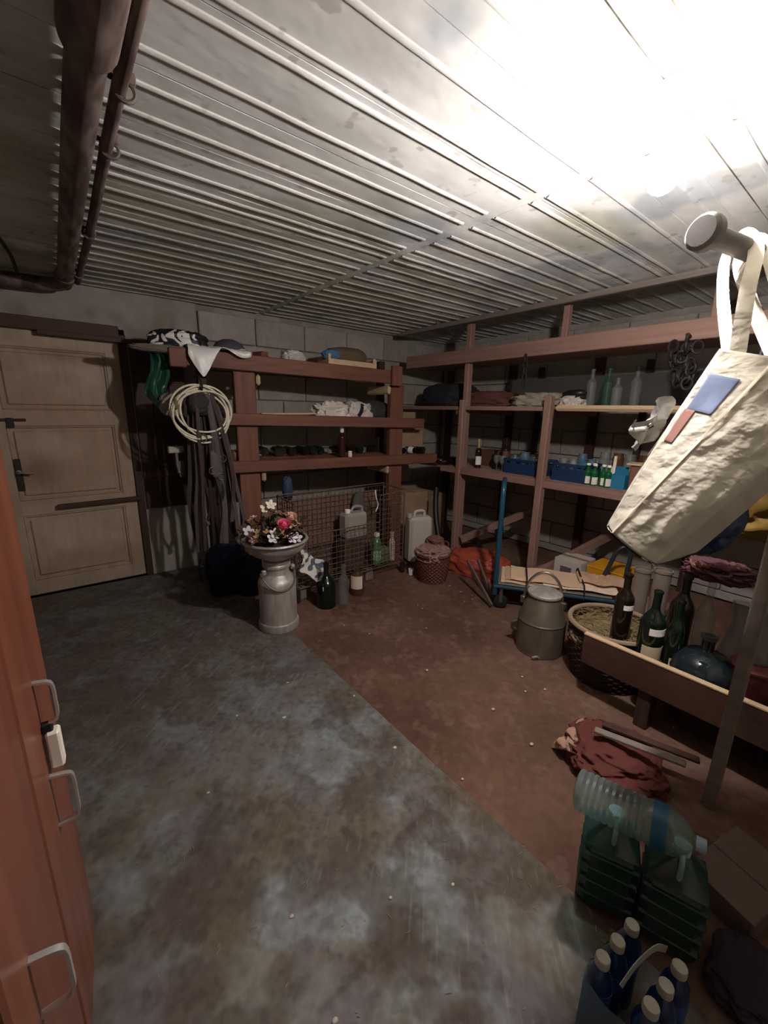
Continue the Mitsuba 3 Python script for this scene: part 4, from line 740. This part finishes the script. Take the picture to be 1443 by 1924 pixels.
t = thing('low_bench', 'long low dark timber bench with a raised front board, loaded with bottles', 'bench')
part(t, 'front_board', plank((2.09, -.35, .285), (2.09, .875, .285), .165, .025, b=.004), 'dark_wood_x'); part(t, 'front_cap', plank((2.09, -.35, .372), (2.09, .875, .372), .012, .03, b=.003), 'pale_wood')
for x in (2.21, 2.42, 2.63): part(t, 'bench_board', plank((x, -.35, .225), (x, .58, .225), .024, .205), 'grey_wood')
for y in (.56, -.3): 
    part(t, 'leg', plank((2.14, y, -.006), (2.14, y, .212), .06, .09, up=(0, 1, 0), b=.005), 'dark_wood'); part(t, 'leg', plank((2.68, y, -.006), (2.68, y, .212), .06, .06, up=(0, 1, 0), b=.005), 'dark_wood')
Zb = .238
MG = M('#101a12', .1, 0, .6); MB = M('#1a130c', .1, 0, .6); CL = M('#b8a488', .8)
bottle('tall dark bottle with a small white neck label standing in the tub straw', (2.27, .775, .315), .385, .045, MB, None, WHITE, 'magnum_bottle', nr=.018, lz=(.50, .57), arc=1.2, a0=CAMDIR)
t = bottle('dark magnum with white shoulder label and cream label at the front of the low bench', (2.215, .615, Zb), .44, .055, MG, None, WHITE, 'magnum_bottle', nr=.018, lz=(.50, .58), arc=1.6, a0=CAMDIR)
A = np.linspace(CAMDIR-1.2, CAMDIR+1.2, 20); part(t, 'paper_label', sheet(np.array([[(2.215+.0562*math.cos(a), .615+.0562*math.sin(a), z) for z in (Zb+.04, Zb+.16)] for a in A]), .0012), CL, 40)
bottle('slim dark bottle beside the labelled magnum on the low bench', (2.235, .52, Zb), .42, .034, MG, None, CL, 'wine_bottle', nr=.015, lz=(.08, .30), arc=1.8, a0=CAMDIR)
bottle('dark magnum behind the front pair on the low bench', (2.42, .56, Zb), .50, .055, MB, M('#3a3f46', .4), None, 'magnum_bottle', nr=.02)
bottle('slim clear bottle standing behind the slim dark one on the bench', (2.40, .455, Zb), .52, .04, 'clear_glass', None, None, 'empty_bottle', nr=.016)
t = thing('demijohn', 'round clear glass demijohn on the low bench', 'demijohn'); part(t, 'body', lathe([(0, .004), (.07, 0), (.10, .012), (.125, .06), (.13, .11), (.118, .155), (.08, .19), (.04, .205), (.026, .215), (.025, .27), (.032, .275), (.032, .288), (0, .288)], 36, (2.25, .395, Zb)), M('#1a2226', .08, 0, .6), 40); part(t, 'lip', lathe([(.022, .27), (.034, .27), (.036, .28), (.034, .29), (.022, .29)], 24, (2.25, .395, Zb)), 'clear_glass')
t = thing('carafe', 'clear glass carafe behind the round demijohn on the bench', 'carafe'); part(t, 'body', lathe(shell([(0, 0), (.06, 0), (.065, .01), (.07, .12), (.045, .24), (.032, .34), (.04, .42)], .003), 28, (2.42, .33, Zb)), 'clear_glass', 40); part(t, 'lip', lathe([(.034, .415), (.041, .415), (.043, .42), (.041, .425), (.034, .425)], 28, (2.42, .33, Zb)), 'clear_glass')
t = thing('glass_vase', 'clear glass vase standing on a dark red pot by the near post', 'vase'); part(t, 'body', lathe(shell([(0, 0), (.035, 0), (.04, .01), (.035, .10), (.05, .20), (.055, .26)], .003), 26, (2.28, .225, Zb+.235)), 'clear_glass', 40); part(t, 'foot', lathe([(0, 0), (.042, 0), (.042, .006), (0, .008)], 24, (2.28, .225, Zb+.231)), 'clear_glass')
t = thing('red_pot', 'dark red lidded pot on the low bench by the near post', 'pot'); part(t, 'body', lathe([(0, 0), (.07, 0), (.08, .02), (.085, .15), (.08, .20), (0, .20)], 32, (2.28, .225, Zb)), M('#401a18', .35), 40); part(t, 'lid', lathe([(0, .20), (.088, .20), (.09, .21), (.07, .222), (.02, .23), (0, .23)], 32, (2.28, .225, Zb)), M('#6a3a34', .35), 40)
for j, (x, y, h) in enumerate(((2.73, .86, .60), (2.75, .76, .62))): single('clay_pipe', ['grey-brown clay tube standing behind the straw tub, left one', 'grey-brown clay tube standing behind the straw tub, right one'][j], 'tube', lathe(shell([(0, 0), (.042, 0), (.045, .01), (.045, h-.02), (.05, h-.015), (.05, h)], .006), 28, (x, y, -.008)), M('#6f6258', .8), 40)
single('dried_bouquet', 'pinkish dried flowers and paper lying on the bottles under the cloth bag', 'bouquet', blob((2.36, .44, .80), (.13, .20, .07), 131, .6, 5), M('#553438', .9), True)
for j in range(7): part('dried_bouquet', 'petal', bloom((2.28+.012*j, .52-.025*j, .82+.02*math.sin(j*3)), .028, 5, (j, .7)), M('#a0746c', .8), True)
single('grey_sheet', 'upright grey board leaning at the right behind the near post', 'board', cbox((2.46, .10, .58), (.025, .22, .68), .0, .004), M('#6b665f', .8))
single('pink_bag', 'small pinkish crumpled bag on the bench right of the near post', 'bag', rest(blob((2.21, .06, .3), (.14, .13, .12), 133, .3), Zb), M('#8d5d50', .8), True)
single('near_post', 'slim grey-brown post standing at the right in front of the low bench', 'post', plank((1.86, .215, -.006), (1.86, .215, ZC-.012), .042, .042, up=(0, 1, 0), b=.006), 'grey_wood')

# ---------------------------------------------------------------- under the bench and in the near right corner
single('torn_paper_sack', 'torn reddish paper sack lying on the floor before the low bench', 'sack', rest(blob((1.76, .54, .05), (.30, .32, .14), 141, .35, 3, .5, rz=.5), -.008), M('#5c2d26', .85), True)
G = np.array([[(1.60+.20*a/13+.015*math.sin(b*1.7), .62+.10*b/9+.035*math.sin(a*1.1), .02+.06*math.sin(math.pi*b/9)+.018*math.sin(a*2.1+b)) for b in range(10)] for a in range(14)]); single('torn_paper', 'pale torn paper edge curling up at the mouth of the reddish sack', 'paper', sheet(G, .003), M('#a07f6c', .9), True)
for j, (a, b) in enumerate((((1.72, .62, .14), (1.80, .30, .16)), ((1.80, .62, .13), (1.92, .28, .12)))): single('wood_strip', ['grey wooden slat lying on the torn sack, left one', 'dark wooden slat lying on the torn sack, right one'][j], 'slat', plank(a, b, .014, .035), ['grey_wood', 'dark_wood_x'][j])
for j, (x, y, sx, sy, sz) in enumerate(((2.42, .30, .36, .4, .19), (2.42, -.12, .36, .36, .19))): single('dark_sack', ['dark sack under the low bench behind its front leg', 'dark sack under the low bench at the far right'][j], 'sack', rest(blob((x, y, .1), (sx, sy, sz), 150+j, .15, 3, .7), -.008), M('#30211f', .9), True)
PET = 'pet_green'
t = thing('water_bottle', 'large ribbed clear plastic water bottle lying on top of two green canisters', 'bottle')
pr = [(0, 0), (.042, 0), (.056, .006)]
for k in range(10): pr += [(.058, .012+k*.017), (.058, .020+k*.017), (.0535, .024+k*.017)]
pr += [(.058, .19), (.058, .235), (.054, .25), (.034, .278), (.016, .288), (.015, .31), (0, .31)]
WM = np.eye(4); d = np.array([.06, -.25, .02]); d /= np.linalg.norm(d); WM = trimesh.geometry.align_vectors((0, 0, 1), d); WO = (1.115, .425, .392)
part(t, 'body', lathe(pr, 36, WO, WM), 'pet_green', 30); part(t, 'cap', lathe([(0, .292), (.018, .292), (.018, .314), (0, .316)], 20, WO, WM), M('#8fa0b0', .5)); part(t, 'wrapper', lathe([(.0588, .195), (.0588, .23), (.0580, .23), (.0580, .195)], 36, WO, WM), M('#1f526c', .4))
def jug(label, x, y, rz):
    t = thing('water_canister', label, 'canister'); R = rotM(rz, (0, 0, 1))
    def fin(m): m.apply_transform(R); m.apply_translation((x, y, -.004)); return m
    m = box(-.075, .075, -.075, .075, 0, .24, .02); m2 = []
    part(t, 'body', fin(m), M('#1f3731', .15, 0, .6), 30)
    for z in (.05, .10, .15, .20): part(t, 'rib', fin(box(-.078, .078, -.078, .078, z, z+.014, .006)), M('#1f3731', .15, 0, .6))
    part(t, 'shoulder', fin(trimesh.convex.convex_hull(np.array([(a*.07, b*.07, .235) for a in (1, -1) for b in (1, -1)]+[(.02*math.cos(q), .02*math.sin(q), .305) for q in np.linspace(0, 6.28, 13)]))), M('#1f3731', .15, 0, .6))
    part(t, 'cap', fin(lathe([(0, .30), (.022, .30), (.022, .328), (0, .33)], 22)), M('#9fb0b4', .5)); part(t, 'grip', fin(tube(curve([(-.05, 0, .25), (-.052, 0, .30), (-.03, 0, .318), (-.015, 0, .31)]), .007, 8)), M('#7f9aa0', .4))
jug('large green plastic water canister on the floor under the lying bottle, the farther one', 1.205, .335, .4); jug('large green plastic water canister on the floor under the lying bottle, the nearer one', 1.25, .175, .3)
n = 0; prow = ['far row', 'near row']
for r_, yy in enumerate((.195, .092)):
    for j, xx in enumerate((.985, .922, .86)):
        t = thing('mineral_water_bottle', f'small water bottle of the shrink-wrapped pack, {prow[r_]}, {["right", "middle", "left"][j]}', 'bottle', 'pack of water bottles')
        a = (xx, yy+.008*j, -.004); pr = [(0, 0), (.026, 0), (.030, .006)]
        for k in range(6): pr += [(.0305, .015+k*.018), (.0305, .024+k*.018), (.0285, .028+k*.018)]
        pr += [(.0305, .125), (.0305, .18), (.027, .205), (.014, .235), (.013, .252), (0, .252)]
        part(t, 'body', lathe(pr, 26, a), M('#1a2b4c', .1, 0, .6), 30); part(t, 'cap', lathe([(0, .236), (.0165, .236), (.0165, .255), (.015, .258), (0, .258)], 20, a), M('#a39f92', .6)); part(t, 'wrapper', lathe([(.0312, .128), (.0312, .176), (.0305, .176), (.0305, .128)], 26, a), M('#27457c', .4))
t = thing('carry_strip', 'pale carrying strip across the water bottle pack', 'strip'); put(t, ribbon(curve([(1.01, .125, .235), (.97, .14, .262), (.90, .155, .264), (.85, .165, .235)]), .016, .002, (0, 1, 0)), M('#8f9088', .5))
single('pack_film', 'thin glossy film hugging the left side of the water bottle pack', 'film', sheet(np.array([[(.815-.004*math.sin(a*1.3), .06+.17*a/9, .20*b/7) for b in range(8)] for a in range(10)]), .001), 'blue_glass', True)
t = thing('flat_carton', 'brown carton on the floor at the right edge of the photo', 'box'); R = trimesh.transformations.euler_matrix(.05, -.12, -.25); R[:3, 3] = (1.54, .06, .055)
def fin(m): m.apply_transform(R); return m
part(t, 'body', fin(box(-.13, .13, -.09, .09, -.05, .05, .004)), M('#64564c', .9)); part(t, 'flap', fin(box(-.131, -.001, -.09, .09, .05, .055, .002)), M('#64564c', .9)); part(t, 'flap', fin(box(.001, .131, -.09, .09, .05, .055, .002)), M('#64564c', .9))
single('floor_rag', 'dark rag on the floor between the water bottle pack and the brown carton', 'rag', rest(blob((1.27, -.02, .03), (.20, .16, .06), 161, .3), -.004), M('#2a2028', .9), True)

# ---------------------------------------------------------------- the hanging cloth bag on its peg
cam0 = np.array([0, 0, EYE])
t = thing('wall_peg', 'round grey peg with a flanged end jutting in from the right near the lamp', 'peg')
pc, pd = np.array([1.427, .452, 1.977]), np.array([.975, -.21, -.02]); pd /= np.linalg.norm(pd)
part(t, 'rod', tube([pc, pc+pd*.95], .027, 18), M('#5f5a57', .8)); part(t, 'flange', lathe([(0, -.01), (.036, -.01), (.045, .0), (.045, .024), (.037, .036), (0, .04)], 28, pc, trimesh.geometry.align_vectors((0, 0, 1), pd)), M('#5f5a57', .8))
q = pc+pd*.9; part(t, 'bracket', plank(q, (q[0], q[1], ZC-.0), .04, .03, up=(0, 1, 0)), IRON)
A_, B_, S1_, S0_, C_, D_ = np.array([1.40, .358, 1.674]), np.array([1.066, .433, 1.227]), np.array([1.396, .2525, 1.621]), np.array([1.029, .407, 1.221]), np.array([1.048, .309, 1.165]), np.array([1.283, .192, 1.389])
E_ = np.array([1.19, .268, 1.18]); Dt = C_+(D_-C_)*1.75; St = S0_+(S1_-S0_)*1.06; At = A_
n, m = 70, 60; Fg = np.zeros((n, m, 3)); Bg = np.zeros((n, m, 3)); back = np.array([.80, .30, .12])
for i in range(n):
    u = i/(n-1)
    for j in range(m):
        v = j/(m-1); L = B_+(At-B_)*v; S = S0_+(St-S0_)*v; Rr = C_+(Dt-C_)*v
        Gs = E_+(Dt+np.array([.07, -.03, -.02])-E_)*v; p = L+(S-L)*(u/.26) if u < .26 else (S+(Rr-S)*((u-.26)/.52) if u < .78 else Rr+(Gs-Rr)*((u-.78)/.22))
        w = meshkit.fbm(np.array([[u*6+v*1.5, v*7-u*2, 1.7]]), 4, 9)[0]-.5; rg = 1-abs(2*meshkit.noise(np.array([[u*7+v*5, v*4-u*5, 3.3]]), 5)[0]-1)
        e = min(1, 6*min(u, 1-u), 8*v+.1); bul = .025*math.sin(math.pi*min(1, max(0, (u-.26)/.52)))*(math.sin(math.pi*min(1, v*.8+.2)))
        Fg[i, j] = p-back*(bul+e*(.02*w+.011*(rg-.5)))
        th = .37*min(1, math.sin(math.pi*u)*2.2)**.6*(.25+.75*min(1, v*3)); Bg[i, j] = p+back*(th*(1 if u > .02 else .0)+.012)+back*.01*w  # hidden back of the bag deepened so it shades the canisters below
V = np.vstack([Fg.reshape(-1, 3), Bg.reshape(-1, 3)]); Fs = []; K = n*m
for i in range(n-1):
    for j in range(m-1):
        a, b, c, d = i*m+j, (i+1)*m+j, (i+1)*m+j+1, i*m+j+1; Fs += [(a, c, b), (a, d, c), (K+a, K+b, K+c), (K+a, K+c, K+d)]
rim = [i*m for i in range(n)]+[(n-1)*m+j for j in range(1, m)]+[i*m+m-1 for i in range(n-2, -1, -1)]+[j for j in range(m-2, 0, -1)]
for a, b in zip(rim, rim[1:]+rim[:1]): Fs += [(a, b, K+b), (a, K+b, K+a)]
t = thing('cloth_bag', 'large off-white cloth shopping bag hanging tilted from the round peg', 'bag'); bagm = trimesh.Trimesh(V, Fs, process=False); trimesh.repair.fix_normals(bagm)
part(t, 'body', bagm, 'bag_cloth', True)
def strip(u0, u1, v0, v1, off, k=14): 
    G = np.zeros((k, k, 3))
    for a in range(k):
        for b in range(k):
            i, j = (u0+(u1-u0)*a/(k-1))*(n-1), (v0+(v1-v0)*b/(k-1))*(m-1); i0, j0 = min(int(i), n-2), min(int(j), m-2); fi, fj = i-i0, j-j0
            G[a, b] = (Fg[i0, j0]*(1-fi)+Fg[i0+1, j0]*fi)*(1-fj)+(Fg[i0, j0+1]*(1-fi)+Fg[i0+1, j0+1]*fi)*fj-back*off
    return sheet(G, .0016)
part(t, 'printed_panel', strip(.03, .19, .66, .86, .003), M('#56617c', .8), True, label='faded blue print on the narrow side'); part(t, 'printed_panel', strip(.02, .09, .48, .66, .003), M('#84564c', .8), True, label='reddish print on the narrow side')
part(t, 'hem', strip(.27, .97, .955, 1.0, .004, 30), M('#d9cdb8', .8), True); part(t, 'seam', strip(.25, .27, .01, .99, .005, 40), M('#d9cdb8', .8), True)
for (b0, s, o) in ((At+(St-At)*.35, .20, 0), (St+(Dt-St)*.30, .27, .03)):
    hk = pc+pd*s; part(t, 'strap', ribbon(curve([b0-np.array([0, 0, .05]), b0+(hk-b0)*.5+np.array([-.012, -.02, 0])-pd*.01, hk+np.array([-.010, -.036, -.016]), hk+np.array([0, 0, .035]), hk+np.array([.010, .036, -.01]), b0+(hk-b0)*.55+np.array([.05, .05, 0]), b0+back*.10-np.array([0, 0, .04])], 6), .036, .004, (-1, -.2, .6)), 'bag_cloth', True)
single('drawstring', 'thin white looped cord tied at the strap of the cloth bag', 'cord', tube(curve([tuple(pc+pd*.20+np.array([-.02, -.025, -.05])), tuple(pc+pd*.17+np.array([-.01, -.03, -.06])), tuple(pc+pd*.15+np.array([-.01, -.03, -.10])), tuple(pc+pd*.20+np.array([-.01, -.03, -.11]))]), .004, 6), WHITE)
G = np.array([[(1.255+.12*a/11+.008*math.sin(b*1.2), .475-.03*a/11+.016*math.sin(a*.9+b*.6), 1.49-.085*b/9+.05*a/11-.02*math.sin(a*.5)*(b < 3)) for b in range(10)] for a in range(12)]); single('clear_film', 'milky clear plastic film sticking out behind the left edge of the cloth bag', 'plastic sheet', sheet(G, .002), M('#77746f', .4, 0, .4), True)
single('yellow_sack', 'yellow sack hanging behind the lower right edge of the cloth bag', 'sack', blob((1.99, .35, 1.20), (.16, .36, .26), 171, .2, 3), M('#755a22', .7), True)
single('blue_shade_bag', 'dark blue plastic bag behind the cloth bag beside the yellow sack, enlarged there to cast shade', 'bag', blob((1.565, .38, 1.23), (.25, .22, .26), 173, .2, 3), M('#1c2c50', .4, 0, .5), True)  # its unseen bulk is added to shade the near right corner
single('bag_cord', 'dark cord from the peg that carries the yellow sack and the blue bag', 'cord', tube(curve([tuple(pc+pd*.62), (2.04, .40, 1.7), (1.98, .38, 1.3), (1.60, .40, 1.34)]), .006, 6), BLACK)

# ---------------------------------------------------------------- the red-brown cabinet in the near left corner
t = thing('cabinet', 'tall red-brown varnished cabinet with chrome bow handles at the left edge', 'cabinet')
N_, F_ = np.array([-.145, .58]), np.array([-.085, 1.20]); fd = (F_-N_)/np.linalg.norm(F_-N_); fn = np.array([fd[1], -fd[0]]); CL_ = np.linalg.norm(F_-N_); RZ = math.atan2(fd[1], fd[0])
def cb(l0, l1, d0, d1, z0, z1, b=.004):
    m = box(l0, l1, -d1, -d0, z0, z1, b)                      # along the face, out of the face (d > 0 towards the room), up
    m.apply_transform(rotM(RZ, (0, 0, 1))); m.apply_translation((N_[0], N_[1], 0)); return m
part(t, 'carcass', cb(0, CL_-.004, -.45, -.022, 0, 1.95), 'varnish')
for (l0, l1) in ((.004, CL_*.50-.005), (CL_*.50+.005, CL_-.006)):
    for z0, z1 in ((.06, 1.94),):
        k = part(t, 'door', cb(l0, l1, -.02, 0, z0, z1, .006), 'varnish')
part(t, 'plinth', cb(.01, CL_-.01, -.44, -.03, 0, .05), M('#3a1710', .5))
def bow(l, z0, z1, dp):
    c = curve([(0, 0, z0), (0, dp*.8, z0+.006), (0, dp, z0+.02), (0, dp*1.02, (z0+z1)/2), (0, dp, z1-.02), (0, dp*.8, z1-.006), (0, 0, z1)], 6)
    m = sweep(c, np.array([(-.0055, -.0025), (.0055, -.0025), (.0055, .0025), (-.0055, .0025)]), up0=(0, 0, 1)); m.vertices = m.vertices*[1, -1, 1]; m.faces = m.faces[:, ::-1]
    m.apply_translation((l, 0, 0)); m.apply_transform(rotM(RZ, (0, 0, 1))); m.apply_translation((N_[0], N_[1], 0)); return m
part('cabinet__door_001', 'handle', bow(.46, .83, .935, .032), CHROME); part('cabinet__door_001', 'handle', bow(.44, .585, .715, .040), CHROME); part('cabinet__door', 'handle', bow(.10, .555, .675, .045), CHROME)
t = thing('hanging_tag', 'pale hanging tag clipped between the two far chrome handles of the cabinet', 'tag'); part(t, 'body', cb(.445, .475, .006, .03, .725, .815, .004), M('#d8cfc0', .5)); part(t, 'clip', cb(.452, .468, .0, .02, .81, .835, .003), BLACK)

# ---------------------------------------------------------------- crumbs and straw on the floor
rnd = random.Random(31); ms = []
for k in range(150):
    x, y = rnd.uniform(.0, 1.15), rnd.uniform(.1, 1.3); 
    if rnd.random() < .45: x = 1.12-abs(rnd.gauss(0, .12))
    q = rnd.uniform(0, 6.28); L = rnd.uniform(.005, .02); ms.append(tube([(x, y, .0022), (x+L*math.cos(q), y+L*math.sin(q), .0030)], .0009, 4))
k = put(thing('straw_bits', 'scattered bits of straw on the concrete floor', 'straw'), cat_(*ms), M('#9a8a66', .9), False); labels[k]['kind'] = 'stuff'
ms = []
for k in range(34):
    x, y = rnd.uniform(.3, 2.6), rnd.uniform(.2, 2.3); s = rnd.uniform(.004, .010); m_ = trimesh.creation.icosphere(subdivisions=1, radius=s); m_.apply_scale((1, .8, .4)); m_.apply_translation((x, y, .003)); ms.append(m_)
k = put(thing('floor_crumbs', 'small pale crumbs scattered over the floor', 'crumbs'), cat_(*ms), M('#b5a894', .9), False); labels[k]['kind'] = 'stuff'
